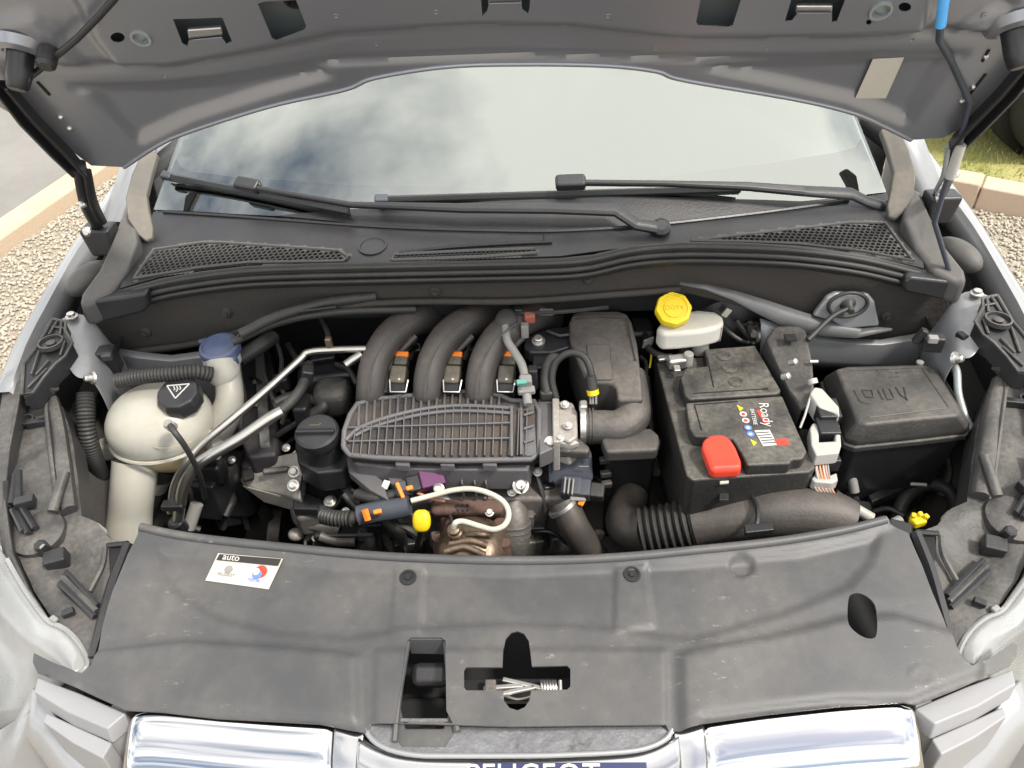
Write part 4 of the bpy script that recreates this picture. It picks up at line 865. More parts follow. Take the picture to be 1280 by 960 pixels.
cross = [(580, 838), (583, 834), (628, 834), (629, 812), (632, 799), (639, 791), (647, 789), (655, 792), (661, 801), (663, 815), (665, 833), (709, 832), (713, 836), (713, 858), (709, 862), (664, 863), (662, 875), (656, 884), (647, 888), (637, 885), (630, 876), (629, 863), (583, 863), (580, 859)]
hole3 = [(1060, 750), (1063, 742), (1076, 741), (1088, 748), (1096, 759), (1097, 794), (1091, 799), (1079, 797), (1065, 787), (1059, 777)]
cov = sheet('radiator_cover', SLAM, car, Sf, rear+rt_+frt, [hole1, cross, chaik(hole3)], step=0.0045, thick=0.003, ang=60, label='scuffed dark grey plastic cover across the front of the bay')
rr = [Sf.hit(a, b+3, -0.004) for a, b in rear]; tube3('rear_roll', SLAM, cov, rr, 0.0065, seg=8, n=3)
strip('rear_skirt', SLAM, cov, [[Sf.hit(a, b, -0.003) for a, b in rear], [Sf.hit(a, b, -0.003)+Vector((0, 0.004, -0.03)) for a, b in rear]], 0.002)
for p in (510, 722), (790, 718): lathe('push_clip', BPC, cov, Sf.hit(*p, 0.0), Sf.N, [(0.012, 0), (0.0115, 0.002), (0.0085, 0.002), (0.008, 0.0005), (0.005, 0.0005), (0.004, 0.003)], seg=20)
# scoop beside the latch
sc = [Sf.hit(a, b, -0.010) for a, b in [(496, 868), (505, 906), (553, 906), (560, 885), (572, 912), (556, 936), (502, 936), (491, 922)]]
poly3('scoop', SLAM, cov, sc, (0, 0, -0.02), 0.003)
for a, b in (((509, 800), (492, 925)), ((557, 800), (571, 912))): tube3('scoop_wall', SLAM, cov, [Sf.hit(*a, -0.006), Sf.hit((a[0]+b[0])/2-2, (a[1]+b[1])/2, -0.006), Sf.hit(*b, -0.006)], 0.004, seg=6)
poly3('scoop_back', SLAM, cov, [Sf.hit(a, b, o) for a, b, o in [(509, 798, -.003), (557, 798, -.003), (557, 806, -.03), (510, 805, -.03)]], (0, 0.003, 0), 0.001)
box('duct', BPC, cov, Sf.hit(533, 826, -0.045), (0.05, 0.03, 0.03), rot=(20, 0, 0), bevel=0.01)
tube3('cable', RUB, cov, [Sf.hit(503, 908, -.06), Sf.hit(520, 896, -.055), Sf.hit(536, 890, -.06)], 0.005, seg=8)
# bonnet latch seen through the cross-shaped opening
lz = Sf.hit(646, 850, -0.022)
lat = box('bonnet_latch', BPC, car, lz+Vector((0, 0.004, -0.018)), (0.15, 0.03, 0.012), bevel=0.003, label='steel bonnet latch and spring in the cross-shaped opening')
for dx, w, dy, rz in ((-0.018, 0.05, 0.0, 4), (0.01, 0.06, 0.003, -14), (-0.005, 0.055, -0.006, 12)): box('lever', STEEL, lat, lz+Vector((dx, dy, 0.0)), (w, 0.006, 0.005), rot=(0, 0, rz), bevel=0.0015)
box('pawl', DALLOY, lat, lz+Vector((-0.034, 0, 0)), (0.014, 0.016, 0.012), bevel=0.002)
hel = [lz+Vector((0.030+0.020*i/60, 0.009*cos(i*0.6), 0.009*sin(i*0.6)-.004)) for i in range(61)]; tube3('spring', STEEL, lat, hel, 0.0016, n=1, seg=6)
tube3('pin', STEEL, lat, [lz+Vector((0.054, 0.006, 0.004)), lz+Vector((0.054, -0.012, 0.002))], 0.0025, n=1, seg=6)
tube3('release_cable', STEEL, lat, [lz+Vector((-0.02, -0.008, -0.004)), lz+Vector((0.0, -0.014, -0.004)), lz+Vector((0.02, -0.010, -0.004))], 0.0014, seg=6)
box('bracket', WHT, lat, lz+Vector((0.008, -0.028, -0.03)), (0.012, 0.012, 0.006), rot=(0, 0, 20), bevel=0.001)
# crossmember and dark radiator front under the cover
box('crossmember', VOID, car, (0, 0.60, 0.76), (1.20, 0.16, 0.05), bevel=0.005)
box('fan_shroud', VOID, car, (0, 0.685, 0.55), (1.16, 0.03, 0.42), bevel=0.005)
# sticker
stk = onfr('service_sticker', PAPER, car, Sf, [(273, 692), (354, 699), (336, 737), (257, 726)], 0.0008, off=0.0013, bevel=0, label='white service sticker with red and blue logo on the radiator cover')
sq = [Sf.hit(*p, 0.0013) for p in [(273, 692), (354, 699), (336, 737), (257, 726)]]
ux = ((sq[1]-sq[0])+(sq[2]-sq[3])).normalized(); uy = ((sq[0]-sq[3])+(sq[1]-sq[2])).normalized()
sF = Fr(sum(sq, Vector())/4, ux, uy-ux*ux.dot(uy))
onfr('print_band', INKB, stk, sF, [(275, 693.5), (352, 699.5), (348, 708), (271, 700.5)], 0.0006, off=0.0022, bevel=0)
text('lettering', 'auto', INKW, stk, sF.hit(290, 698, 0.0026), ux, uy, 0.014)
for p, r_, mm, o_ in (((326, 715), .0092, INKR, .0016), ((322, 719), .0062, INKBL, .0024), ((321, 715.5), .0052, PAPER, .0032)): lathe('print_dot', mm, stk, sF.hit(*p, o_-0.0008), sF.N, [(r_, 0), (r_, 0.001)], seg=18)
text('lettering', 'TOTAL', INKBL, stk, sF.hit(318, 726, 0.002), ux, uy, 0.006, t=0.0002)
lathe('print_dot', LGREY, stk, sF.hit(286, 712, 0.0006), sF.N, [(0.006, 0), (0.006, 0.0012)], seg=6)
text('lettering', 'PEUGEOT', LGREY, stk, sF.hit(283, 719, 0.002), ux, uy, 0.006, t=0.0002)

# ------------------------------------------------------------------ grille surround, chrome, badge strip
def bar(name, mt, top, prf, label=None, par=car, th=0.003):
    rows = []
    tp = cat(top, 5); pf = cat([(0, a, b) for a, b in prf], 5)
    for p in pf: rows.append([Z(q.x, q.y, q.z)+Vector((0, p.y, p.z)) for q in tp])
    return strip(name, mt, par, rows, th, ang=70, label=label)
CP = [(0.012, -0.008), (0.004, -0.001), (-0.004, -0.0005), (-0.022, -0.010), (-0.040, -0.023), (-0.055, -0.040), (-0.063, -0.062), (-0.064, -0.10)]
CHRD = mat('satin_chrome', (0.38, 0.38, 0.39), 0.18, metal=0.95, var=0.1)
lc = bar('chrome_grille_bar', CHR, [(163, 908, .838), (166, 900, .848), (174, 895.5, .854), (200, 894, .857), (270, 900, .858), (340, 906, .858), (400, 910, .858), (414, 912, .856), (420, 917, .850)], CP, 'polished chrome grille bar reflecting the sky, on the side of the road')
rc = bar('chrome_grille_bar', CHR, [(876, 916, .850), (882, 910, .856), (896, 907, .858), (960, 898, .858), (1050, 889, .858), (1115, 885, .857), (1132, 886, .854), (1141, 890, .848), (1144, 898, .838)], CP, 'polished chrome grille bar reflecting the sky, on the side of the lawn')
bar('grille_surround', CHRD, [(419, 912, .858), (430, 916, .858), (446, 920, .856), (455, 916, .857)], CP)
bar('grille_surround', CHRD, [(842, 916, .857), (852, 917, .857), (866, 914, .858), (879, 910, .858)], CP)
lipf = [(452, 902), (470, 898), (640, 898), (830, 898), (842, 906), (832, 922), (812, 932), (780, 938), (700, 942), (640, 943), (560, 943), (520, 942), (486, 935), (466, 924)]
Lf = Fr((0, 0.44, 0.862), (1, 0, 0), (0, cos(radians(4)), sin(radians(4))))
lip = sheet('front_lip', DIRTS, car, Lf, lipf, [[(496, 902), (566, 902), (571, 913), (556, 934), (503, 934), (492, 922)]], step=0.012, thick=0.006, label='dirt-streaked silver lip in front of the latch')
ridge = [(456, 910), (466, 925), (486, 937), (520, 944), (560, 945), (640, 945), (700, 944), (780, 940), (812, 934), (832, 924), (840, 912)]
tube3('lip_ridge', SILV, lip, [Lf.hit(a, b, 0.001) for a, b in ridge], 0.0035, seg=8, n=3)
tb = [(448, 924, .856), (470, 936, .852), (500, 945, .850), (560, 949, .849), (640, 949, .849), (720, 947, .849), (790, 942, .850), (825, 932, .852), (848, 919, .856)]
bs_ = bar('badge_strip', CHRD, tb, [(0.008, -0.01), (0.0, 0.0), (-0.012, -0.002), (-0.028, -0.012), (-0.036, -0.03), (-0.036, -0.08)], 'silver strip below the lip carrying the blue name plate')
npn = Vector((0, -0.45, 0.89)); P1 = Z(540, 950, .8515); P2 = Z(792, 945, .8515)
ux = (P2-P1).normalized(); uy = Vector((0, 0.89, 0.45)); bc = (P1+P2)/2+Vector((0, -0.019, -0.004))
bd_ = box('name_plate', NAVY, bs_, bc+Vector((0.03, -0.0, 0.0)), (0.205, 0.028, 0.002), rot=(20, 0, 0), bevel=0.0005)
text('lettering', 'PEUGEOT', INKW, bs_, bc+Vector((0, -0.0015, 0.0018)), (1, 0, 0), (0, cos(radians(20)), sin(radians(20))), 0.036, t=0.0006)
# grey stepped trims beside the grille
def trim(s, G):
    t1 = [G(Z(*p)) for p in [(47, 846, .846), (100, 866, .846), (158, 891, .846), (134, 911, .846), (85, 890, .846), (42, 864, .846)]]
    o = poly3('bumper_trim', GREYP, car, t1, G((0, -0.006, -0.028)), 0.0025, label='matt grey stepped bumper trim '+SIDE[s])
    t2 = [G(Z(*p)) for p in [(58, 890, .822), (96, 908, .822), (140, 928, .822), (128, 948, .822), (90, 928, .822), (53, 902, .822)]]
    poly3('lower_step', GREYP, o, t2, G((0.008, -0.02, -0.25)), 0.0025)
    poly3('end_face', GREYP, o, [G(Z(*p)) for p in [(158, 893, .842), (168, 905, .80), (166, 990, .70), (140, 1000, .70), (136, 930, .818), (135, 912, .842)]], G((-0.01, 0.03, 0)), 0.002)
both(trim)
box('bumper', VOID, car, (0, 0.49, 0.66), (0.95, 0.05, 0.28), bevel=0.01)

# ------------------------------------------------------------------ cabin and the rest of the shell behind the windscreen
FAB = mat('seat_fabric', (0.10, 0.10, 0.105), 0.9); DASH = mat('dashboard', (0.025, 0.026, 0.03), 0.5); HEADL = mat('headlining', (0.45, 0.44, 0.41), 0.9)
strip('dashboard', DASH, car, [[(x, 1.27+0.2*(x/0.7)**2, 1.06-0.03*(x/0.7)**2) for x in np.linspace(-0.72, 0.72, 13)], [(x, 1.55, 1.05) for x in np.linspace(-0.72, 0.72, 13)], [(x, 1.86, 1.06+0.03*exp(-((x-0.36)/0.16)**2)) for x in np.linspace(-0.72, 0.72, 13)], [(x, 1.92, 0.98) for x in np.linspace(-0.72, 0.72, 13)], [(x, 1.88, 0.6) for x in np.linspace(-0.72, 0.72, 13)]], 0.004, label='dark dashboard behind the windscreen')
sw = [Vector((0.36+0.175*cos(a), 2.0-0.06*sin(a), 1.0+0.165*sin(a))) for a in np.linspace(0, 2*pi, 33)]
swo = tube3('steering_wheel', BPC, car, sw, 0.014, n=1, seg=8, label='steering wheel behind the windscreen')
for a in (0, pi, -pi/2): tube3('spoke', BPC, swo, [Vector((0.36, 1.99, 1.0)), Vector((0.36+0.17*cos(a), 2.0-0.06*sin(a), 1.0+0.16*sin(a)))], 0.014, n=1, seg=8)
for x in (-0.37, 0.37):
    se = box('seat', FAB, car, (x, 2.55, 0.62), (0.50, 0.52, 0.18), bevel=0.06, seg=4, label='dark front seat behind the steering wheel' if x > 0 else 'dark front seat on the passenger side')
    box('backrest', FAB, se, (x, 2.84, 0.95), (0.48, 0.16, 0.62), rot=(-18, 0, 0), bevel=0.06, seg=4)
    box('headrest', FAB, se, (x, 2.99, 1.34), (0.26, 0.10, 0.18), rot=(-14, 0, 0), bevel=0.04, seg=4)
box('rear_seat', FAB, car, (0, 3.5, 0.78), (1.36, 0.30, 0.98), rot=(-15, 0, 0), bevel=0.05, label='dark rear bench seat back')
box('cabin_floor', DASH, car, (0, 2.8, 0.34), (1.5, 2.4, 0.04), bevel=0)
top = [Wf.at(u, 0.90-0.06*(u/0.56)**2) for u in np.linspace(-0.58, 0.58, 9)]
strip('roof', SILV, car, [top]+[[Vector((p.x*k, y, z-0.05*(p.x/0.58)**2)) for p in top] for y, z, k in ((2.4, 1.555, 1.02), (3.0, 1.56, 1.02), (3.6, 1.50, 0.98), (3.9, 1.40, 0.95))], 0.02)
box('rear_view_mirror', BPC, car, (0.02, 1.98, 1.40), (0.24, 0.03, 0.06), bevel=0.015, label='rear-view mirror at the top of the windscreen')
def shell(s, G):
    xs = [(1.30, -0.885), (1.75, -0.875), (2.4, -0.885), (3.2, -0.88), (3.9, -0.80)]
    sd = strip('body_side', SILV, car, [[G((x*k, y, z)) for z, k in ((1.03, 0.99), (0.8, 1.005), (0.5, 1.0), (0.3, 0.96))] for y, x in xs if y > 1.5], 0.004)
    strip('side_glass', DGLASS, sd, [[G((-0.80, y, 1.05)), G((-0.62, y2, 1.46))] for y, y2 in ((1.8, 2.15), (2.6, 2.6), (3.3, 3.3), (3.85, 3.6))], 0.004)
    for y in (0.95, 3.3):
        c = G((-0.83, y, 0.31)); ax = G((-1, 0, 0))
        w = lathe('wheel', TYRE, car, c-ax*0.1, ax, [(0.2, 0), (0.30, 0), (0.31, 0.03), (0.31, 0.17), (0.29, 0.2), (0.21, 0.2), (0.2, 0.18)], seg=32); lathe('rim', STEEL, w, c+ax*0.02, ax, [(0.205, 0), (0.205, 0.06), (0.05, 0.05), (0.03, 0.06)], seg=20)
both(shell)
strip('tailgate', SILV, car, [[Vector((x, 3.9, 1.38)) for x in np.linspace(-0.6, 0.6, 5)], [Vector((x*1.2, 4.05, 0.95)) for x in np.linspace(-0.6, 0.6, 5)], [Vector((x*1.2, 4.05, 0.35)) for x in np.linspace(-0.6, 0.6, 5)]], 0.02)
# ------------------------------------------------------------------ engine bay
# block and dark mass below the intake
blk = box('engine_block', DALLOY, car, (-0.09, 1.02, 0.53), (0.40, 0.24, 0.44), bevel=0.01, label='dark engine block below the intake manifold')
box('gearbox', DALLOY, car, (0.20, 1.0, 0.45), (0.30, 0.26, 0.26), bevel=0.03)
for i in range(4): box('casting_rib', DALLOY, blk, (-0.22+i*0.08, 0.895, 0.62), (0.012, 0.02, 0.2), bevel=0.003)

# --- washer filler, coolant tank
wa = tube('washer_filler', TANK, car, [(277, 449, .925, .030), (279, 462, .91, .031), (282, 468, .90, .030), (285, 473, .892, .024), (287, 500, .865, .025), (278, 525, .83, .029), (260, 548, .79, .032)], 0.03, seg=16, n=4, label='cream washer filler neck with blue cap')
capP = Z(276, 438, .935); lathe('cap', BLUC, wa, capP, (0, -0.12, 1), [(0.036, -0.004), (0.037, 0.006), (0.035, 0.012), (0.030, 0.014), (0.029, 0.011), (0.012, 0.012)], seg=26)
box('cap_tab', BLUC, wa, Z(293, 451, .925), (0.012, 0.012, 0.02), bevel=0.003); box('cap_hinge', BLUC, wa, Z(254, 426, .94), (0.016, 0.01, 0.006), rot=(0, 0, 30), bevel=0.002)
lathe('collar', TANKW, wa, Z(277, 447, .922), (0, -0.12, 1), [(0.033, -0.012), (0.034, 0.0), (0.031, 0.003)], seg=22)
ct = ell('coolant_tank', TANK, car, Z(201, 528, .855), (0.092, 0.080, 0.066), rot=(0, 0, 8), nu=32, nv=18, p=0.92, label='yellowed translucent coolant tank with black cap')
cc = Z(201, 528, .855)
seam = [cc+Vector((0.095*cos(a), 0.083*sin(a), -0.020)) for a in np.linspace(0, 2*pi, 41)]; tube3('seam', TANK, ct, seam, 0.0036, n=1, seg=6)
ell('lower_half', TANKY, ct, cc+Vector((0.006, 0, -0.035)), (0.084, 0.070, 0.062), nu=24, nv=12)
box('mount_ear', TANK, ct, Z(141, 560, .80), (0.045, 0.03, 0.04), rot=(0, 0, 15), bevel=0.008); box('mount_ear', TANK, ct, Z(268, 556, .82), (0.02, 0.03, 0.05), rot=(0, 0, -10), bevel=0.004)
cp = Z(226, 497, .918)
ccap = lathe('cap', BPC, ct, cp, (0.04, -0.22, 1), [(0.030, -0.02), (0.037, -0.012), (0.039, 0.006), (0.034, 0.017), (0.028, 0.019)], seg=10, bevel=0.002)
axc = Vector((0.04, -0.22, 1)).normalized(); uxc = Vector((0.97, 0.1, 0)).normalized(); uyc = axc.cross(uxc)
tri = [cp+axc*0.0195+uxc*x+uyc*y for x, y in ((-0.019, 0.013), (0.019, 0.013), (0.0, -0.016))]
for i in range(3): tube3('warning_mark', INKW, ct, [tri[i], tri[(i+1) % 3]], 0.0013, n=1, seg=5)
for x in (-0.005, 0.0, 0.005): tube3('warning_mark', INKW, ct, [cp+axc*0.0195+uxc*(x-.002)+uyc*0.010, cp+axc*0.0195+uxc*(x+.001)+uyc*0.004, cp+axc*0.0195+uxc*(x-.001)+uyc*(0.002-0.004*(x == 0))], 0.0011, n=1, seg=5)
lathe('nipple', LGREY, ct, Z(213, 532, .922), (0.1, -0.5, 0.8), [(0.009, -0.01), (0.009, 0.008), (0.006, 0.009), (0.006, 0.016)], seg=10)
tube('vent_hose', RUB, ct, [(213, 532, .932), (219, 541, .93), (230, 556, .905), (241, 575, .86), (250, 596, .80), (256, 622, .70)], 0.0052, seg=8)
tk = tube('washer_tank', TANK, car, [(170, 578, .80, .040), (166, 610, .765, .038), (163, 640, .72, .038), (161, 668, .68, .040), (158, 712, .61, .042)], 0.045, seg=18, n=4, label='cream washer tank column going down beside the headlamp')
# --- hoses by the tanks
corr3('wiring_conduit', RUB, car, [Z(107, 492, .925), Z(107, 520, .90), Z(110, 545, .87), Z(117, 570, .82), Z(126, 592, .76)], 0.014, pitch=0.006, amp=0.0014, label='upright corrugated conduit beside the headlamp')
corr3('wiring_conduit', RUB, car, [Z(148, 476, .935), Z(175, 471, .945), Z(215, 467, .95), Z(245, 465, .945), Z(264, 468, .93)], 0.0125, pitch=0.006, amp=0.0014, label='corrugated conduit behind the coolant tank cap')
tube('hose', RUB, car, [(300, 448, .90), (325, 432, .91), (342, 420, .91)], 0.015, seg=12)
tube('hose', RUB, car, [(128, 590, .75), (122, 640, .66), (118, 690, .55)], 0.014, seg=10)
tube('hose', RUB, car, [(95, 540, .86), (100, 590, .75), (116, 640, .62)], 0.006, seg=8)
h1 = tube('coolant_hose', RUB, car, [(206, 585, .76), (196, 600, .74), (187, 622, .70), (178, 652, .62), (174, 690, .52)], 0.021, seg=14, label='black coolant hose with bright clamp under the coolant tank')
tube3('clamp', STEEL, h1, [Z(197, 597, .745), Z(192, 609, .725)], 0.0235, n=1, seg=18)
zbox('relay_clip', BPC, car, 134, 450, .935, (0.04, 0.03, 0.05), rot=(0, 0, 10), bevel=0.004)
zbox('relay_clip_window', BPD, car, 134, 446, .955, (0.018, 0.012, 0.012), rot=(0, 0, 10), bevel=0.002)
# --- air conditioning pipes
ac1 = tube('refrigerant_pipe', PIPE, car, [(458, 436, .93), (420, 437, .93), (386, 440, .93), (374, 450, .925), (330, 490, .90), (285, 528, .875), (255, 553, .855), (234, 577, .83), (218, 606, .785), (213, 640, .72)], 0.0068, seg=10, n=5, label='thin bright refrigerant pipe running beside the coolant tank')
ac2 = tube('refrigerant_pipe', PIPE, car, [(352, 514, .89), (335, 524, .885), (300, 548, .865), (262, 570, .845), (243, 585, .825), (229, 610, .785), (222, 650, .70)], 0.0105, seg=12, n=5, label='thick bright refrigerant pipe below the thin one')
tube('rubber_section', RUB, ac2, [(386, 455, .90), (380, 478, .895), (366, 500, .89), (345, 518, .888)], 0.0095, seg=10, n=4)
tube('rubber_section', RUB, ac2, [(372, 492, .86), (352, 500, .86), (343, 505, .86)], 0.009, seg=10, n=4)
tube('rubber_section', RUB, ac2, [(330, 468, .86), (340, 495, .86), (345, 510, .86)], 0.004, seg=8)
zbox('coupling', BPC, ac2, 384, 468, .90, (0.022, 0.028, 0.03), rot=(0, 20, 10), bevel=0.004)
zbox('pipe_clip', BPC, ac1, 217, 632, .745, (0.04, 0.018, 0.014), bevel=0.003); lathe('pipe_end', BPC, ac1, Z(219, 652, .70), (0, -0.3, 1), [(0.014, -0.03), (0.014, 0.0), (0.010, 0.004)], seg=14)
zbox('valve', BRONZ, ac1, 411, 428, .945, (0.012, 0.012, 0.022), bevel=0.003); tube('pipe_stub', PIPE, ac1, [(452, 443, .92), (440, 450, .915), (432, 456, .91)], 0.008, seg=10)
# --- dark strut / mount on the left
MAUV = mat('mauve_panel', (0.03, 0.028, 0.032), 0.5, dust=(0.15, 0.13, 0.115), damt=0.3)
mt_ = slab('side_bracket', MAUV, car, [(296, 455), (318, 428), (338, 430), (344, 470), (348, 540), (345, 568), (310, 572), (296, 540)], .76, 0.05, bevel=0.008, label='mauve-grey side bracket behind the refrigerant pipes')
slab('strip', LGREY, mt_, [(318, 432), (328, 430), (334, 480), (337, 555), (324, 556), (320, 490)], .768, 0.012, bevel=0.003)
for p in (319, 478), (320, 506): bolt(mt_, Z(*p, .77), (0, 0, 1), 0.004)
zbox('side_bracket_foot', MAUV, car, 330, 580, .70, (0.07, 0.06, 0.05), bevel=0.01)
mo = poly3('engine_mount', ALLOY, car, [Z(*p) for p in [(298, 600, .70), (308, 583, .72), (330, 573, .74), (372, 563, .76), (378, 585, .745), (374, 612, .72), (376, 626, .70), (345, 618, .69), (318, 612, .685)]], (0, 0.01, -0.035), 0.006, label='cast alloy engine mount arm beside the oil filler')
poly3('mount_web', ALLOY, mo, [Z(*p) for p in [(300, 606, .69), (375, 626, .69), (378, 642, .66), (330, 628, .65)]], (0, 0.02, -0.02), 0.004)
box('mount_pocket', VOID, mo, Z(310, 594, .717), (0.022, 0.026, 0.012), rot=(10, 0, 20), bevel=0.005)
box('mount_pocket', DALLOY, mo, Z(345, 588, .735), (0.05, 0.012, 0.012), rot=(10, 0, 8), bevel=0.005)
for p in (368, 590), (367, 607), (372, 570): bolt(mo, Z(*p, .735), (0, -0.5, 0.8), 0.0075)
zbox('mount_buffer', RUB, car, 298, 605, .62, (0.07, 0.09, 0.13), bevel=0.02)
zbox('mount_buffer_cap', BPC, car, 262, 588, .72, (0.06, 0.04, 0.05), bevel=0.01)
zbox('junction_box', BPC, car, 262, 615, .66, (0.07, 0.06, 0.10), rot=(0, 0, -8), bevel=0.006)
tube('grey_pipe', LGREY, car, [(236, 660, .66), (246, 630, .70)], 0.012, n=1, seg=12)
# --- oil filler and cam cover
cam_ = slab('cam_cover', BPC, car, [(368, 552), (376, 540), (428, 540), (437, 556), (436, 578), (428, 588), (396, 591), (372, 578)], .80, 0.05, bevel=0.006, label='black cam cover carrying the oil filler')
slab('lower_cover', BPC, cam_, [(372, 577), (396, 590), (428, 587), (434, 580), (436, 560), (368, 560)], .755, 0.18, bevel=0.005, taper=0.96)
oc = Z(399, 548, .845); lathe('oil_filler_neck', BPC, cam_, oc, (0, -0.15, 1), [(0.034, -0.06), (0.034, 0.0)], seg=22)
axo = Vector((0, -0.15, 1)).normalized()
lathe('oil_cap', BPC, cam_, oc, axo, [(0.0375, 0.0), (0.039, 0.004), (0.038, 0.02), (0.034, 0.024), (0.02, 0.025)], seg=28)
box('oil_cap_grip', BPC, cam_, oc+axo*0.026+Vector((0, -0.006, 0)), (0.068, 0.010, 0.010), rot=(-9, 0, 0), bevel=0.003)
box('oil_can_mark', INKY, cam_, oc+axo*0.0255+Vector((-0.004, 0.014, 0)), (0.020, 0.008, 0.001), rot=(-9, 0, 0), bevel=0.0003); tube3('oil_can_mark', INKY, cam_, [oc+axo*0.026+Vector((0.004, 0.014, 0)), oc+axo*0.026+Vector((0.018, 0.019, 0))], 0.0013, n=1, seg=5)
bolt(cam_, Z(413, 627, .70), (0, -0.3, 1), 0.008)
tube('drip_wire', BPC, cam_, [(428, 606, .745), (427, 620, .72), (418, 634, .70), (400, 632, .70)], 0.0025, seg=6)
ell('rear_cover', BPD, cam_, Z(417, 496, .82), (0.038, 0.035, 0.035), nu=18, nv=10, p=0.7)
zbox('rear_cover_block', BPC, cam_, 410, 476, .82, (0.11, 0.05, 0.06), rot=(0, 0, 12), bevel=0.012)
tube('breather_hose', RUB, cam_, [(372, 505, .82), (392, 500, .825), (405, 508, .825), (380, 525, .80)], 0.012, seg=10)
zbox('side_cover', BPC, cam_, 382, 520, .80, (0.03, 0.05, 0.08), bevel=0.008)
slab('alternator_bracket', BPC, car, [(366, 620), (385, 616), (412, 630), (412, 637), (366, 636)], .69, 0.02, bevel=0.003)
al = tube('alternator_casting', DALLOY, car, [(372, 630, .66), (378, 650, .64), (400, 655, .63), (425, 662, .62)], 0.016, seg=10, label='dark cast alternator housing below the oil filler')
zbox('casting_block', DALLOY, al, 392, 645, .64, (0.06, 0.05, 0.06), rot=(0, 0, 12), bevel=0.012); ell('casting_nose', ALLOY, al, Z(370, 668, .60), (0.016, 0.014, 0.012), nu=12, nv=8)
tube('casting_foot', DALLOY, al, [(400, 670, .62), (420, 676, .61), (445, 677, .61)], 0.010, seg=8)
zbox('belt_cover', BPC, car, 428, 668, .60, (0.10, 0.05, 0.05), bevel=0.008)

# --- intake manifold
Pf, Pb = Z(550, 573, .845), Z(550, 493, .885); Vd = Pb-Pf; Vd.x = 0
If = Fr(Pf, (1, 0, 0), Vd, lambda u, v: -0.5*np.clip(np.asarray(v)-0.085, 0, 1)+0.0*np.asarray(u))
lid_o = [(430, 560), (431, 540), (438, 520), (447, 506), (470, 500), (520, 495), (570, 491), (606, 491), (628, 497), (640, 502), (668, 503), (674, 515), (674, 568), (664, 575), (560, 577), (470, 573), (438, 570)]
IMB = mat('intake_plastic', (0.09, 0.088, 0.094), 0.48, dust=(0.2, 0.175, 0.15), damt=0.3, dscale=14, bump=0.15, bscale=220)
IMD = mat('intake_dirty', (0.03, 0.027, 0.026), 0.65, dust=(0.11, 0.085, 0.066), damt=0.85, dscale=14)
im = sheet('intake_manifold', IMD, car, If, lid_o, step=0.012, thick=0.028, ang=50, label='ribbed grey plastic intake manifold on top of the engine')
rim = [If.hit(a, b, 0.003) for a, b in lid_o]; tube3('rim', IMB, im, rim+[rim[0]], 0.0050, n=1, seg=8)
def ribv(px0, py0, px1, py1, h=0.009, w=0.0012, nm='rib'):
    A, B = If.hit(px0, py0), If.hit(px1, py1)
    d = (B-A).normalized(); s = d.cross(If.N)
    v = []
    for p in (A, B): v += [p+s*w, p-s*w, p-s*w*0.7+If.N*h, p+s*w*0.7+If.N*h]
    mk(nm, v, [(0, 1, 2, 3), (7, 6, 5, 4), (0, 4, 5, 1), (1, 5, 6, 2), (2, 6, 7, 3), (3, 7, 4, 0)], IMB, im)
arc = [(433, 552), (445, 540), (460, 532), (490, 522), (530, 513), (570, 509), (610, 510), (640, 512)]
def yarc(x): return float(np.interp(x, [p[0] for p in arc], [p[1] for p in arc]))
for i in range(22):
    x = 445+i*10.2; ribv(x, yarc(x)+1, x-2-1.5*(i < 6), 571.5)
for i in range(19):
    x = 449+i*9.7; yt = float(np.interp(x, [447, 470, 520, 570, 606, 640], [506, 500, 495, 491, 491, 500])); ribv(x+1, yt+1, x, yarc(x)-1, h=0.007, w=0.0030)
band = [If.hit(a, b, 0.004) for a, b in arc]; tube3('arch_rib', IMB, im, band, 0.0046, seg=6, n=3)
band = [If.hit(a, b+6, 0.004) for a, b in arc[1:]]; tube3('arch_rib', IMB, im, band, 0.0036, seg=6, n=3)
for y0, y1 in ((537, 531), (554, 550)): ribv(437, y0, 640, y1, h=0.0085, w=0.0018, nm='cross_rib')
ribv(640, 512, 640, 574, h=0.013, w=0.003, nm='end_wall'); ribv(652, 506, 652, 572, h=0.013, w=0.003, nm='end_wall')
onfr('end_panel', IMB, im, If, [(653, 506), (669, 506), (671, 571), (653, 572)], 0.01, off=0.006, bevel=0.002)
for x in range(3): onfr('end_web', IMB, im, If, [(655, 520+x*17), (668, 516+x*17), (668, 519+x*17), (655, 523+x*17)], 0.004, off=0.009, bevel=0.001)
slab('end_flange', IMB, im, [(672, 498), (690, 497), (692, 560), (674, 568)], .862, 0.035, bevel=0.003)
for x0, x1 in ((500, 506), (556, 562), (609, 615)): slab('lid_clip', IMB, im, [(x0-6, 572), (x1+6, 573), (x1+6, 582), (x0-6, 581)], .842, 0.015, bevel=0.002)
# skirt and stays under the lid
slab('skirt', IMB, im, [(436, 571), (664, 577), (660, 588), (500, 586), (445, 580)], .825, 0.05, bevel=0.004)
for pts in ([(432, 570), (440, 572), (478, 600), (486, 625), (462, 612), (436, 590)], [(640, 578), (668, 577), (660, 600), (652, 610), (644, 602)], [(478, 582), (498, 585), (508, 612), (488, 604)]): slab('stay', IMB, im, pts, .80, 0.018, bevel=0.003)
for x in (576, 592, 606): slab('skirt_rib', IMB, im, [(x, 580), (x+2.5, 580), (x+2.5, 606), (x, 604)], .80, 0.04, bevel=0.001)
slab('skirt_panel', IMB, im, [(580, 588), (606, 588), (640, 600), (604, 606), (580, 604)], .775, 0.01, bevel=0.002)
bolt(im, Z(651, 607, .79), (0, -0.6, 0.8), 0.0095)
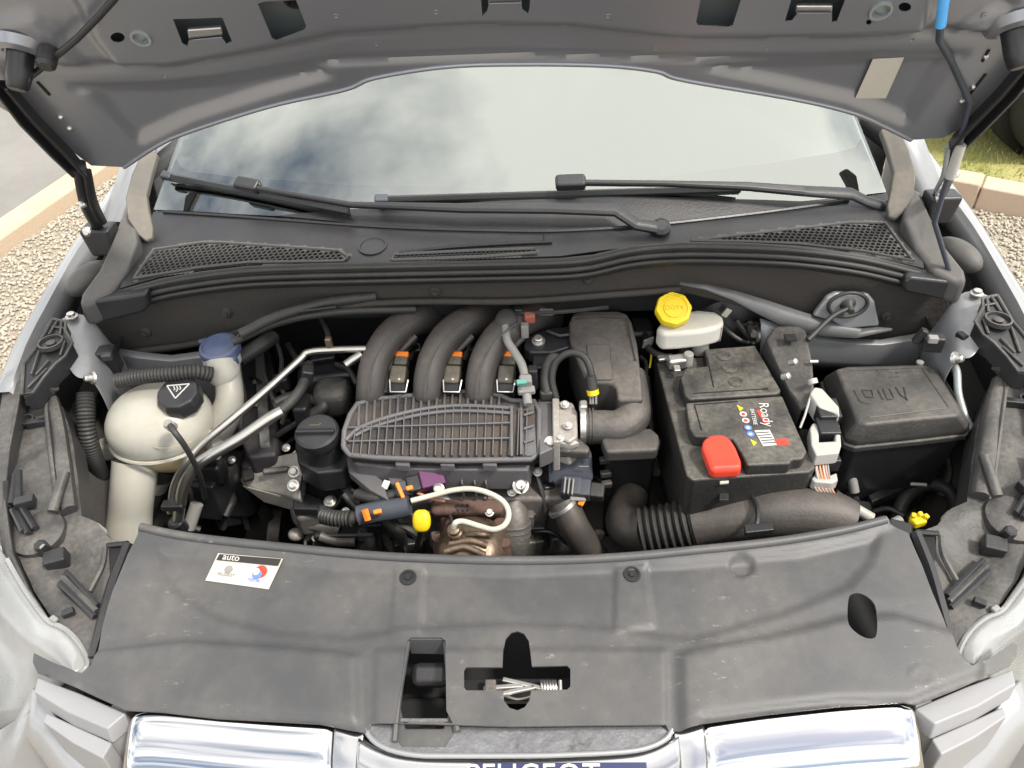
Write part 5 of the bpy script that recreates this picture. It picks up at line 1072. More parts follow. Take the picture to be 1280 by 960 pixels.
# runners
def runner(px):
    RR = [(px-3, 508, .828, .025), (px-1, 494, .865, .026), (px+1, 470, .895, .0265), (px+8, 445, .915, .027), (px+23, 422, .928, .029), (px+45, 405, .930, .031), (px+68, 396, .915, .032), (px+88, 396, .885, .032)]
    tube('runner', RUNM, im, RR, 0.027, seg=18, n=5, ang=70)
RUNM = mat('runner_plastic', (0.055, 0.05, 0.047), 0.42, dust=(0.145, 0.12, 0.10), damt=0.75, dscale=9, bump=0.15, bscale=260)
for px in (464, 535, 600): runner(px)
for px in (500, 571, 636): tube('side_rib', RUNM, im, [(px-18, 492, .868), (px-15, 465, .885), (px-4, 445, .90), (px+20, 420, .925)], 0.006, seg=8)
for a in ((508, 431, 523, 437), (572, 430, 590, 436)): zbox('web', LGREY, im, (a[0]+a[2])/2, (a[1]+a[3])/2, .88, (0.03, 0.012, 0.012), bevel=0.002)
# ignition coils
def coil(px, py, k):
    CM = mat('coil_plastic_%d' % k, (0.05, 0.047, 0.04), 0.5, dust=(0.22, 0.185, 0.13), damt=(0.9, 0.9, 0.5)[k], dscale=30)
    base = Z(px, py+8, .885)
    c = box('ignition_coil', CM, car, base, (0.031, 0.036, 0.03), rot=(28, 0, -6), bevel=0.005, label=['first', 'second', 'third'][k]+' ignition coil between the intake runners, counted from the oil filler')
    box('coil_foot', BPC, c, Z(px-1, py+25, .87), (0.034, 0.022, 0.03), rot=(20, 0, -6), bevel=0.005)
    box('coil_neck', CM, c, Z(px+3, py-10, .895), (0.026, 0.022, 0.022), rot=(20, 0, -6), bevel=0.004)
    box('connector_lock', ORG, c, Z(px+4, py-19, .905), (0.024, 0.012, 0.010), rot=(20, 0, -6), bevel=0.002)
    tube('lead', BPC, c, [(px+5, py-20, .90), (px+12, py-26, .90), (px+22, py-30, .885)], 0.005, seg=8)
    tube('bail', STEEL, c, [(px-12, py+12, .895), (px-11, py+27, .885), (px+8, py+27, .885), (px+11, py+12, .895)], 0.0018, n=1, seg=6)
    lathe('coil_dot', INKW, c, Z(px, py+11, .903), (0, -0.45, 0.9), [(0.0022, 0), (0.002, 0.001)], seg=8)
for k, (px, py) in enumerate(((499, 463), (566, 463), (633, 463))): coil(px, py, k)
FRED = mat('faded_red', (0.32, 0.10, 0.07), 0.6)
# --- fuel line, sensor and bracket between runner and air box
fl = tube('vapour_line', LGREY, car, [(632, 408, .955), (634, 425, .945), (643, 440, .935), (652, 455, .925), (656, 470, .915)], 0.0075, seg=10, n=4, label='grey vapour line with pale connector above the intake manifold')
lathe('grommet', RUB, fl, Z(633, 400, .958), (0, -0.5, 0.85), [(0.020, -0.006), (0.021, 0.0), (0.018, 0.004), (0.019, 0.008), (0.013, 0.012)], seg=18)
zbox('quick_connector', LGREY, fl, 657, 478, .91, (0.022, 0.018, 0.028), rot=(15, 0, 5), bevel=0.004); zbox('connector_clip', TEAL, fl, 652, 478, .925, (0.018, 0.010, 0.008), rot=(15, 0, 8), bevel=0.002)
zbox('connector_foot', LGREY, fl, 658, 488, .90, (0.030, 0.014, 0.012), rot=(15, 0, 5), bevel=0.003); tube('stub', LGREY, fl, [(658, 490, .895), (660, 506, .885)], 0.008, n=1, seg=10)
zbox('socket', BPC, fl, 666, 472, .90, (0.018, 0.02, 0.045), bevel=0.004)
rdc = zbox('red_connector', FRED, car, 662, 397, .955, (0.020, 0.014, 0.020), rot=(10, 0, 5), bevel=0.003, label='small faded red connector behind the intake runners')
zbox('connector_body', LGREY, rdc, 656, 413, .94, (0.014, 0.014, 0.028), bevel=0.002); zbox('connector_back', BPC, rdc, 648, 392, .955, (0.016, 0.02, 0.03), bevel=0.003)
zbox('plug', LGREY, rdc, 683, 390, .96, (0.026, 0.010, 0.010), rot=(0, 0, -3), bevel=0.002)
br = slab('air_box_bracket', BPC, car, [(655, 424), (668, 416), (688, 410), (714, 407), (716, 432), (690, 440), (662, 440), (655, 434)], .915, 0.025, bevel=0.004, label='black bracket with bolt holding the air box')
tube('edge', BPC, br, [(684, 414, .92), (700, 420, .92), (716, 418, .92)], 0.004, n=1, seg=6); bolt(br, Z(673, 427, .917), (0, -0.2, 1), 0.0085)
# --- air box, elbow and throttle body
ABM = mat('air_box_plastic', (0.042, 0.040, 0.039), 0.42, dust=(0.15, 0.128, 0.108), damt=0.85, dscale=9, bump=0.2, bscale=200)
ab = slab('air_box', ABM, car, [(711, 402, .935), (716, 391, .94), (730, 388, .94), (772, 388, .94), (784, 391, .94), (790, 402, .937), (797, 430, .925), (801, 465, .91), (804, 500, .893), (772, 500, .893), (770, 484, .90), (764, 478, .903), (738, 478, .903), (730, 470, .906), (719, 445, .918), (712, 425, .928)], .94, 0.10, bevel=0.014, seg=4, label='dusty black air box with elbow behind the throttle body')
slab('panel', RUNM, ab, [(733, 430, .9265), (762, 430, .9265), (766, 474, .9075), (737, 474, .9075)], .92, 0.004, bevel=0.003)
tube('elbow', ABM, ab, [(786, 470, .875, .030), (791, 500, .862, .030), (790, 522, .855, .031), (774, 534, .848, .031), (752, 534, .848, .030), (728, 533, .848, .030)], 0.03, seg=20, n=5, ang=70)
tube3('hose_clamp', STEEL, ab, [Z(732, 532, .848), Z(725, 532, .848)], 0.0325, n=1, seg=24)
zbox('clamp_screw', STEEL, ab, 729, 508, .885, (0.014, 0.02, 0.016), bevel=0.004)
for x in (738, 742): tube3('elbow_bead', ABM, ab, [Z(x, 533, .848), Z(x-2, 533, .848)], 0.0325, n=1, seg=24)
tb_ = slab('throttle_body', ALLOY, car, [(691, 500), (716, 502), (722, 515), (722, 545), (712, 552), (691, 545)], .87, 0.06, bevel=0.005, label='cast alloy throttle body beside the intake manifold')
slab('flange', ALLOY, tb_, [(690, 497), (699, 497), (700, 552), (691, 552)], .878, 0.07, bevel=0.003)
for p in (706, 506), (710, 532), (700, 548): bolt(tb_, Z(*p, .876), (0, -0.3, 1), 0.0052)
poly3('cover_plate', ALLOY, tb_, [Z(*p) for p in [(692, 540, .872), (703, 541, .872), (725, 553, .862), (715, 557, .86), (697, 553, .865)]], (0, 0, -0.01), 0.002)
bolt(tb_, Z(688, 553, .86), (0, -0.6, 0.8), 0.007)
vh = tube('breather_line', RUB, car, [(695, 498, .87), (690, 475, .90), (694, 455, .925), (705, 444, .94), (718, 441, .945), (731, 447, .94), (738, 462, .925), (741, 482, .90)], 0.0065, seg=10, n=5, label='looped black breather hose with yellow band above the throttle body')
tube('cuff', RUB, vh, [(738, 470, .918), (741, 488, .895)], 0.0095, n=1, seg=12); tube('yellow_band', YEL, vh, [(740.5, 487, .897), (741.5, 493, .889)], 0.0105, n=1, seg=14)
for x in (738, 741, 745): tube('tail', LGREY, vh, [(x, 492, .885), (x, 505, .87)], 0.002, n=1, seg=6)
tube('breather_hose', RUB, car, [(683, 490, .88), (681, 472, .90), (685, 455, .92), (692, 447, .93), (700, 452, .925)], 0.0095, seg=10, n=4); zbox('breather_elbow', BPD, car, 683, 492, .875, (0.024, 0.02, 0.02), bevel=0.005)
zbox('vent_block', BPC, car, 676, 462, .88, (0.03, 0.05, 0.05), bevel=0.004)
# actuator below the throttle body
ac = poly3('throttle_actuator', SLATE, car, [Z(*p) for p in [(686, 566, .825), (692, 553, .838), (704, 546, .842), (722, 547, .842), (734, 556, .832), (740, 568, .82), (742, 600, .775), (736, 607, .767), (694, 608, .766), (686, 600, .775)]], (0, 0.055, -0.04), 0.008, label='blue-grey throttle actuator housing facing the radiator cover')
ra = [Z(*p) for p in [(688, 602, .780), (688, 572, .825), (694, 563, .835), (704, 559, .838), (722, 560, .838), (732, 564, .833), (738, 572, .823)]]; tube3('raised_rim', SLATE, ac, ra, 0.003, n=2, seg=6)
for a, b in (((698, 571), (731, 571)), ((724, 583), (736, 583)),): tube3('print', LGREY, ac, [Z(*a, .826 if a[1] < 575 else .808), Z(*b, .826 if a[1] < 575 else .808)], 0.0009, n=1, seg=5)
for p in (698, 566), (729, 566): bolt(ac, Z(*p, .832), (0, -0.7, 0.7), 0.0035, washer=1.0)
slab('actuator_cap', ABM, ac, [(692, 552), (703, 545), (724, 546), (738, 558), (736, 565), (692, 562)], .848, 0.02, bevel=0.006)
cn = zbox('plug_connector', SLATE, car, 714, 610, .775, (0.035, 0.035, 0.028), rot=(15, 0, -8), bevel=0.004, label='grey plug with orange lock on the throttle actuator')
zbox('plug_housing', SLATE, cn, 728, 612, .775, (0.028, 0.032, 0.025), rot=(15, 0, -8), bevel=0.003); zbox('plug_tail', RUB, cn, 746, 615, .77, (0.026, 0.028, 0.022), rot=(15, 0, -10), bevel=0.004)
for k in range(3): zbox('plug_fin', LGREY, cn, 706+k*5, 607+k, .79, (0.003, 0.03, 0.008), rot=(15, 0, -8), bevel=0.001)
zbox('orange_lock', ORG, cn, 728, 626, .765, (0.010, 0.020, 0.006), rot=(15, 0, -30), bevel=0.002); zbox('lock_arm', LGREY, cn, 722, 623, .77, (0.026, 0.01, 0.006), rot=(15, 0, -5), bevel=0.002)
wh = tube('water_hose', RUBB, car, [(704, 628, .75), (712, 645, .735), (722, 665, .71), (738, 690, .66), (758, 715, .58)], 0.026, seg=16, n=4, label='dusty brown water hose below the throttle actuator')
tube3('hose_band', STEEL, wh, [Z(702, 631, .751), Z(705, 635, .746)], 0.0285, n=1, seg=18)
zbox('wire_clip', LGREY, car, 748, 669, .66, (0.018, 0.012, 0.02), rot=(0, 30, 20), bevel=0.003)
# resonator box
rb = slab('filter_housing', ABM, car, [(751, 549), (760, 539), (772, 536), (814, 534), (824, 543), (825, 552), (822, 562), (758, 565)], .850, 0.026, bevel=0.006, label='dusty black filter housing below the air box elbow')
slab('flange', ABM, rb, [(753, 561), (758, 566), (823, 563), (826, 552), (824, 546), (751, 552)], .822, 0.010, bevel=0.003)
slab('housing_body', BPC, rb, [(757, 566), (820, 563), (822, 552), (755, 556)], .811, 0.25, bevel=0.006, taper=0.9)
for p in (756, 575), (757, 592), (758, 605): zbox('latch', BPD, rb, *p, .80-(p[1]-575)*0.0016, (0.02, 0.012, 0.012), rot=(0, 0, 10), bevel=0.003)
# cold air duct
du = tube('air_duct', RUBB, car, [(790, 618, .70, .031), (783, 640, .70, .035), (784, 656, .71, .037), (798, 664, .725, .037), (812, 664, .738, .036)], 0.036, seg=18, n=4, ang=70, label='black air intake duct running in front of the battery')
corr3('bellows', RUB, du, [Z(803, 664, .738), Z(822, 661, .745), Z(846, 657, .755), Z(868, 653, .765)], 0.037, pitch=0.0125, amp=0.0042, seg=20)
tube('cuff', RUNM, du, [(862, 655, .762), (885, 651, .770), (925, 646, .785), (945, 644, .79)], 0.0375, seg=18, n=3, ang=70)
tube('duct_end', RUNM, du, [(936, 645, .788, .038), (965, 641, .80, .040), (1005, 640, .806, .040), (1040, 644, .806, .038), (1062, 652, .80, .034)], 0.037, seg=18, n=4, flat=1.0, ang=70)
tube('duct_band', BPC, du, [(938, 618, .83), (946, 634, .832), (946, 655, .828), (938, 668, .82)], 0.004, seg=6); slab('duct_clip', BPC, du, [(930, 655), (965, 652), (968, 662), (932, 666)], .842, 0.01, bevel=0.002)
# --- exhaust side, sensor and white sleeve
ex_ = ell('heat_shield', BRONZ, car, Z(590, 690, .70), (0.062, 0.06, 0.055), nu=22, nv=12, p=0.85, label='crumpled bronze heat shield below the white sleeve')
for i in range(3): tube('fold', BRONZ, ex_, [(556+i*6, 690-i*10, .75), (580+i*8, 684-i*8, .755), (606+i*3, 694-i*12, .75)], 0.006, seg=8)
box('manifold_plate', RUST, car, Z(585, 638, .73), (0.13, 0.03, 0.05), rot=(20, 0, 0), bevel=0.01, label='rust-brown exhaust manifold flange')
for p in ((556, 650), (548, 680), (625, 660), (630, 686)): tube('manifold_stud', RUST, car, [(p[0], p[1]-8, .73), (p[0]+2, p[1]+14, .69)], 0.011, n=1, seg=10)
for i in range(6): lathe('vent_hole', VOID, car, Z(572+i % 3*6, 632+i//3*6, .757), (0, -0.35, 0.94), [(0.0028, 0), (0.0028, 0.001)], seg=8)
ox = lathe('oxygen_sensor', BRONZ, car, Z(571, 668, .755), (-0.1, -0.35, 1), [(0.016, -0.02), (0.016, 0.0), (0.013, 0.004), (0.013, 0.016), (0.010, 0.018), (0.010, 0.028), (0.006, 0.03)], seg=14, label='oxygen sensor with white sleeved lead')
tube('sleeve', WHOSE, ox, [(567, 659, .80), (570, 653, .81), (580, 652, .80), (600, 658, .79), (617, 662, .79), (631, 656, .795), (636, 642, .80), (629, 627, .805), (610, 616, .81), (588, 611, .81), (565, 613, .805), (545, 618, .80), (514, 626, .795)], 0.0047, seg=10, n=5)
pul = tube('pulley_housing', DALLOY, car, [(640, 628, .73, .022), (644, 650, .71, .026), (642, 672, .68, .030), (640, 688, .65, .028)], 0.026, seg=16, label='dark cast housing beside the exhaust flange')
for i in range(3): tube3('groove', STEEL, pul, [Z(643, 652+i*7, .708-i*0.01), Z(643, 654+i*7, .705-i*0.01)], 0.030, n=1, seg=20)
zbox('sensor_block', LGREY, car, 671, 643, .70, (0.020, 0.014, 0.035), bevel=0.003); zbox('sensor_base', BPC, car, 672, 660, .68, (0.03, 0.02, 0.02), bevel=0.004)
tube('lead', BPC, car, [(668, 664, .68), (690, 666, .68), (710, 680, .66)], 0.004, seg=8)
# dipstick
dp = ell('dipstick_handle', YEL, car, Z(527, 651, .78), (0.0155, 0.010, 0.019), rot=(-40, 0, 0), nu=18, nv=10, p=0.8, label='yellow oil dipstick handle in front of the intake manifold')
tube('dipstick_tube', BPC, dp, [(527, 660, .765), (522, 680, .70), (515, 700, .60)], 0.005, seg=8)
tube('stalk', STEEL, dp, [(512, 642, .775), (524, 645, .778)], 0.002, n=1, seg=6)
# connectors in front of the manifold
pcn = zbox('purple_connector', PURP, car, 540, 599, .80, (0.042, 0.034, 0.03), rot=(25, 0, 18), bevel=0.003, label='purple sensor with orange lock below the intake manifold')
zbox('plug_housing', BPC, pcn, 519, 606, .795, (0.03, 0.03, 0.026), rot=(25, 0, 18), bevel=0.004); zbox('plug_tail', SLATE, pcn, 505, 612, .79, (0.03, 0.028, 0.024), rot=(25, 0, 18), bevel=0.004)
zbox('orange_lock', ORG, pcn, 500, 613, .81, (0.007, 0.030, 0.006), rot=(25, 0, 28), bevel=0.002); zbox('orange_lock', ORG, pcn, 512, 610, .812, (0.012, 0.008, 0.006), rot=(25, 0, 18), bevel=0.002)
lathe('sensor_cap', STEEL, pcn, Z(549, 611, .80), (0, -0.5, 0.9), [(0.009, -0.01), (0.009, 0.006), (0.006, 0.007), (0.005, 0.003)], seg=16)
tube('loom', RUB, pcn, [(497, 616, .79), (480, 622, .785), (462, 622, .78), (446, 618, .775)], 0.010, seg=10)
zbox('white_tag', INKW, pcn, 482, 606, .80, (0.012, 0.016, 0.004), rot=(20, 0, -20), bevel=0.001)
bcn = tube('black_plug', SLATE, car, [(448, 645, .775), (470, 640, .78), (495, 636, .785), (512, 632, .79)], 0.018, seg=10, flat=0.8, label='black plug with two orange locks beside the yellow dipstick')
tube('orange_lock', ORG, bcn, [(456, 637, .80), (460, 650, .785)], 0.006, n=1, seg=6); zbox('orange_lock', ORG, bcn, 472, 640, .80, (0.014, 0.008, 0.008), rot=(20, 0, 15), bevel=0.002)
tube('loom', RUB, bcn, [(448, 646, .77), (430, 650, .765), (412, 645, .76), (404, 640, .75)], 0.012, seg=10)
corr3('loom_conduit', RUB, bcn, [Z(440, 648, .77), Z(420, 648, .765), Z(404, 645, .76)], 0.0125, pitch=0.006, amp=0.002)
for pts in ([(455, 660, .70), (462, 675, .68), (455, 690, .64)], [(480, 650, .72), (500, 668, .70), (505, 692, .64)], [(430, 600, .74), (440, 620, .74), (455, 628, .75)]): tube('loom', RUB, car, pts, 0.010, seg=10)
zbox('loom_clip', BPD, car, 458, 668, .69, (0.03, 0.02, 0.02), bevel=0.004); tube('thin_wire', STEEL, car, [(500, 668, .70), (508, 692, .66)], 0.0018, n=1, seg=6)

# ------------------------------------------------------------------ right half of the bay
# battery
BATM = mat('battery_plastic', (0.022, 0.0215, 0.021), 0.42, dust=(0.165, 0.15, 0.125), damt=0.85, dscale=11, bump=0.3, bscale=140)
bt = slab('battery', BATM, car, [(820, 452), (948, 438), (1020, 584), (1012, 590), (866, 600), (858, 594)], .882, 0.17, bevel=0.004, taper=0.97, label='dusty black battery with red terminal cover')
lb = slab('lid', BATM, bt, [(850, 472), (856, 460), (884, 457), (880, 436), (944, 431), (977, 488), (972, 492), (862, 499), (856, 494)], .905, 0.024, bevel=0.004)
lf = slab('lid', BATM, bt, [(857, 503), (978, 494), (1009, 564), (1004, 573), (990, 574), (988, 579), (934, 581), (930, 572), (915, 548), (868, 545), (862, 535)], .905, 0.024, bevel=0.004)
for a, b in (((868, 506), (922, 502)), ((868, 506), (877, 538)), ((866, 492), (960, 486)), ((884, 446), (892, 484))): tube('lid_groove', VOID, bt, [(*a, .9052), (*b, .9052)], 0.0012, n=1, seg=5)
for p in (905, 446), (912, 461), (920, 478): lathe('cell_plug', BATM, bt, Z(*p, .9045), (0, 0, 1), [(0.013, 0), (0.013, 0.0018), (0.010, 0.0018), (0.009, 0.0006), (0.004, 0.0006)], seg=18)
rcv = poly3('terminal_cover', RED, bt, [Z(*p) for p in [(878, 549, .915), (888, 542, .917), (902, 541, .917), (913, 546, .917), (920, 557, .914), (927, 574, .908), (928, 586, .902), (889, 588, .902), (883, 572, .908), (878, 558, .913)]], (0, 0, -0.022), 0.008, seg=4, label='bright red plastic terminal cover')
ng = zbox('negative_clamp', STEEL, bt, 846, 452, .90, (0.035, 0.022, 0.022), rot=(0, 0, 8), bevel=0.005); lathe('clamp_post', LGREY, bt, Z(860, 449, .905), (0, 0, 1), [(0.010, -0.01), (0.009, 0.012), (0.007, 0.014)], seg=14); zbox('clamp_lug', STEEL, bt, 832, 447, .898, (0.03, 0.014, 0.006), rot=(0, 0, 10), bevel=0.002); zbox('clamp_bolt', STEEL, bt, 846, 462, .90, (0.012, 0.016, 0.010), bevel=0.002)
slab('carry_rib', BATM, bt, [(873, 599), (998, 592), (1000, 596), (874, 604)], .835, 0.006, bevel=0.002); slab('carry_rib', BATM, bt, [(948, 593), (985, 591), (986, 598), (949, 600)], .845, 0.01, bevel=0.002)
slab('tape', PAPER, bt, [(898, 588), (912, 588), (911, 603), (900, 604)], .875, 0.004, bevel=0.001); slab('strap', BPC, bt, [(900, 603), (911, 603), (911, 625), (899, 625)], .845, 0.004, bevel=0.001)
lathe('red_mark', INKR, bt, Z(851, 586, .80), (-0.9, -0.3, 0.3), [(0.012, 0), (0.011, 0.003)], seg=14)
bz = 0.9056; bx_ = (Z(965, 520, bz)-Z(925, 520, bz)).normalized(); by_ = (Z(945, 505, bz)-Z(958, 560, bz)).normalized()
text('lettering', 'Roady', INKW, bt, Z(957, 518, bz+0.0008), -by_, bx_, 0.023, t=0.0003); slab('red_print', INKR, bt, [(945, 513), (950, 512.5), (961, 529), (956, 529.5)], bz+0.0004, 0.0008, bevel=0)
text('lettering', 'BATTERIE', INKW, bt, Z(942, 521, bz+0.0008), -by_, bx_, 0.009, t=0.0003)
slab('bar_code', INKW, bt, [(943, 538), (962, 537), (972, 556), (954, 557.5)], bz+0.0004, 0.0008, bevel=0)
for i in range(5): slab('bar', INKB, bt, [(945+i*2.2, 540.5+i*3.2), (961+i*2.2, 539.5+i*3.2), (961.4+i*2.2, 540.4+i*3.2), (945.4+i*2.2, 541.4+i*3.2)], bz+0.0008, 0.0004, bevel=0)
slab('red_print', INKR, bt, [(967, 549), (983, 548), (987, 556), (972, 557)], bz+0.0004, 0.0008, bevel=0)
for p, mm in (((929, 518), INKW), ((932, 526), INKW), ((935, 535), INKBL), ((938, 543), INKBL)): lathe('pictogram', mm, bt, Z(*p, bz-0.0003), (0, 0, 1), [(0.006, 0), (0.006, 0.0012)], seg=14); lathe('pictogram', INKR if mm is INKW else INKW, bt, Z(*p, bz+0.0004), (0, 0, 1), [(0.0032, 0), (0.0032, 0.0009)], seg=8)
for p in ((924, 510), (941, 553)): slab('pictogram', INKY, bt, [(p[0]-3, p[1]-4), (p[0]+5, p[1]), (p[0]+1, p[1]+4)], bz+0.0004, 0.0008, bevel=0)
zbox('battery_tray', BPC, car, 940, 640, .62, (0.30, 0.36, 0.10), bevel=0.01)
# cable clamp left of the battery
tube('earth_cable', RUB, car, [(833, 446, .897), (820, 442, .895), (808, 432, .89), (806, 415, .88)], 0.006, seg=8); zbox('cable_tag', LGREY, car, 810, 428, .90, (0.022, 0.004, 0.02), rot=(10, 0, 30), bevel=0.001)
tube('thin_wire', INKY, car, [(812, 432, .89), (814, 445, .87), (812, 460, .85)], 0.002, seg=6)
# brake fluid reservoir
rs = slab('brake_fluid_tank', TANKW, car, [(820, 409), (826, 402), (845, 396), (858, 388), (872, 386), (895, 388), (904, 395), (906, 402), (900, 408), (880, 413), (850, 416), (828, 417)], .955, 0.04, bevel=0.010, seg=4, label='white brake fluid tank with yellow screw cap')
axb = Vector((0.0, -0.55, 0.83)).normalized(); bp_ = Z(842, 386, .985)
yc = lathe('cap', YEL, rs, bp_-axb*0.012, axb, [(0.029, -0.006), (0.031, 0.0), (0.031, 0.012), (0.029, 0.016), (0.024, 0.0165), (0.0235, 0.0145), (0.018, 0.0145), (0.0175, 0.017), (0.008, 0.0172)], seg=40, wob=lambda i, s, l: 1.045 if (i % 5 < 2 and 0 < l < 4) else 1.0)
uxb = Vector((1, 0, 0)); uyb = axb.cross(uxb); text('lettering', 'DOT4', mat('yellow_dark', (0.45, 0.32, 0.01), 0.5), rs, bp_+axb*0.0053, uxb, uyb, 0.012, t=0.0002)
tube('cap_neck', TANKW, rs, [(842, 398, .955), (842, 388, .975)], 0.024, n=1, seg=18)
ell('pump_body', LGREY, car, Z(875, 432, .90), (0.016, 0.016, 0.020), nu=14, nv=8, p=0.7); tube('pump_pipe', LGREY, car, [(878, 422, .91), (890, 421, .91), (900, 421, .91)], 0.009, n=1, seg=12); zbox('pump_block', DALLOY, car, 866, 430, .88, (0.05, 0.03, 0.04), bevel=0.006)
zbox('label_tag', PAPER, car, 908, 391, .94, (0.012, 0.004, 0.018), rot=(0, 30, 0), bevel=0.001)
# upright control unit and its connectors
ec = poly3('control_unit', BPD, car, [Z(*p) for p in [(956, 424, .93), (966, 409, .94), (976, 405, .945), (1002, 406, .945), (1009, 414, .94), (1017, 452, .93), (1019, 485, .92), (1012, 505, .91), (1000, 512, .90), (986, 490, .90)]], (-0.01, 0.0, -0.20), 0.008, label='upright dusty black control unit beside the battery')
for p in (994, 452), (985, 470): lathe('stud', STEEL, ec, Z(*p, .945), (0.6, -0.5, 0.6), [(0.006, -0.01), (0.006, 0.002), (0.003, 0.004)], seg=10)
tube('stud_pin', STEEL, ec, [(1012, 452, .935), (1022, 452, .935)], 0.0035, n=1, seg=8); zbox('vent', VOID, ec, 988, 422, .946, (0.02, 0.018, 0.004), bevel=0.001)
wc = poly3('loom_connector', WHT, car, [Z(*p) for p in [(1012, 492, .925), (1018, 483, .93), (1028, 485, .93), (1049, 508, .925), (1050, 520, .92), (1042, 515, .92), (1024, 510, .92)]], (0, 0, -0.035), 0.003, label='white loom connector bundle beside the fuse box')
slab('latch_frame', WHT, wc, [(1012, 535), (1016, 528), (1024, 529), (1024, 552), (1044, 551), (1044, 530), (1050, 530), (1052, 556), (1049, 566), (1020, 569), (1014, 556)], .90, 0.025, bevel=0.003)
zbox('insert', BPC, wc, 1033, 516, .905, (0.036, 0.04, 0.03), rot=(10, 0, 0), bevel=0.003); zbox('insert', BPC, wc, 1033, 538, .892, (0.034, 0.034, 0.03), rot=(10, 0, 0), bevel=0.003); zbox('insert', BPC, wc, 1039, 576, .865, (0.022, 0.026, 0.026), bevel=0.003)
slab('lower_latch', WHT, wc, [(1014, 598), (1022, 588), (1030, 586), (1036, 594), (1046, 590), (1048, 600), (1040, 604), (1018, 602)], .86, 0.02, bevel=0.003); tube('bail', WHT, wc, [(1013, 496, .92), (1006, 520, .90), (1000, 535, .89)], 0.002, n=1, seg=6)
tube('seal_nose', WHT, wc, [(1017, 480, .93), (1015, 474, .935)], 0.008, n=1, seg=10)
for k, (x, mm) in enumerate(((1022, COPPER), (1025, WHT), (1028, COPPER), (1030, WHT), (1032, COPPER), (1034, LGREY), (1026, ORG), (1020, WHT))):
    tube('wire', mm, wc, [(x, 568, .875), (x-1+k % 3, 585, .87), (x+4, 603, .855), (x+8+2*(k % 4), 622, .83)], 0.0019, seg=6)
for k in range(6): tube('wire', COPPER if k % 2 else LGREY, wc, [(1018+k*3, 602, .85), (1020+k*4, 612, .845), (1036+k*2, 624, .83)], 0.0019, seg=6)
tube('loom_tape', RUB, car, [(1040, 620, .83), (1055, 630, .82), (1068, 638, .81)], 0.013, seg=10); tube('white_pipe', WHT, car, [(1066, 634, .80), (1090, 648, .79)], 0.009, n=1, seg=10)
slab('metal_plate', ALLOY, car, [(1008, 610), (1032, 606), (1034, 620), (1006, 622)], .82, 0.006, bevel=0.001)
# fuse box
FBM = mat('fuse_box_plastic', (0.028, 0.027, 0.026), 0.45, dust=(0.145, 0.13, 0.112), damt=0.7, dscale=7, bump=0.25, bscale=180)
t0 = [(1046, 461), (1060, 458), (1155, 456), (1168, 462), (1199, 512), (1197, 519), (1150, 523), (1083, 530), (1072, 526)]
t1 = [(1029, 466), (1048, 458), (1160, 453), (1180, 461), (1213, 524), (1210, 531), (1150, 538), (1072, 546), (1058, 541)]
R0 = [Z(a, b, .918) for a, b in t0]; R1 = [Z(a, b+6, .888) for a, b in t1]; R2 = [p+Vector((0, 0, -0.01)) for p in R1]
fb = loft('fuse_box', FBM, car, [R0, R1, R2], bevel=0.006, seg=3, label='large dusty black fuse box lid')
c1 = sum(R2, Vector())/len(R2); R3 = [c1+(p-c1)*1.03+Vector((0, 0, -0.001)) for p in R2]; R4 = [p+Vector((0, 0, -0.012)) for p in R3]
loft('lid_flange', FBM, fb, [R3, R4], bevel=0.003); R5 = [c1+(p-c1)*0.96+Vector((0, 0, -0.014)) for p in R2]; R6 = [c1+(p-c1)*0.90+Vector((0, 0.02, -0.22)) for p in R2]
loft('fuse_box_body', BPC, fb, [R5, R6], bevel=0.006)
for seq in ([(1068, 488), (1076, 502), (1086, 505), (1092, 500)], [(1078, 487), (1082, 496), (1092, 497), (1090, 488), (1080, 488)], [(1098, 488), (1104, 499)], [(1104, 486), (1110, 500), (1118, 498), (1112, 486)], [(1120, 484), (1126, 494), (1134, 500), (1130, 484)], [(1096, 464), (1110, 463)], [(1120, 466), (1140, 464)], [(1112, 472), (1122, 471)]): tube('embossing', FBM, fb, [(a, b, .9185) for a, b in seq], 0.0016, n=1, seg=5)
lathe('lid_rivet', LGREY, fb, Z(1150, 453, .918), (0, 0, 1), [(0.006, -0.002), (0.006, 0.002), (0.003, 0.003)], seg=10)
zbox('lid_clip', BPC, fb, 1100, 553, .86, (0.045, 0.018, 0.03), rot=(10, 0, 5), bevel=0.004); zbox('lid_clip_tongue', FBM, fb, 1100, 559, .85, (0.02, 0.01, 0.02), rot=(10, 0, 5), bevel=0.002)
for i in range(3): slab('body_rib', BPC, fb, [(1108-i*3, 567+i*11), (1158-i*3, 565+i*11), (1158-i*3, 567+i*11), (1108-i*3, 569+i*11)], .79-.03*i, 0.01, bevel=0.001)
tube('grey_hose', LGREY, car, [(1140, 548, .83), (1135, 558, .83), (1120, 567, .83), (1095, 572, .82), (1070, 577, .81), (1064, 590, .79), (1068, 615, .76)], 0.0085, seg=10, n=4)
tube('steel_pipe', SILVD, car, [(1188, 452, .93), (1196, 464, .925), (1198, 492, .905), (1206, 520, .885), (1216, 545, .86), (1216, 600, .78)], 0.0062, seg=10, n=4)
zbox('pipe_clip', BPC, car, 1165, 428, .955, (0.035, 0.022, 0.03), rot=(0, 0, -8), bevel=0.004); zbox('pipe_clip_window', LGREY, car, 1166, 424, .968, (0.016, 0.012, 0.012), rot=(0, 0, -8), bevel=0.002); zbox('pipe_clip_arm', BPC, car, 1150, 420, .965, (0.012, 0.014, 0.03), rot=(0, 20, -8), bevel=0.003)
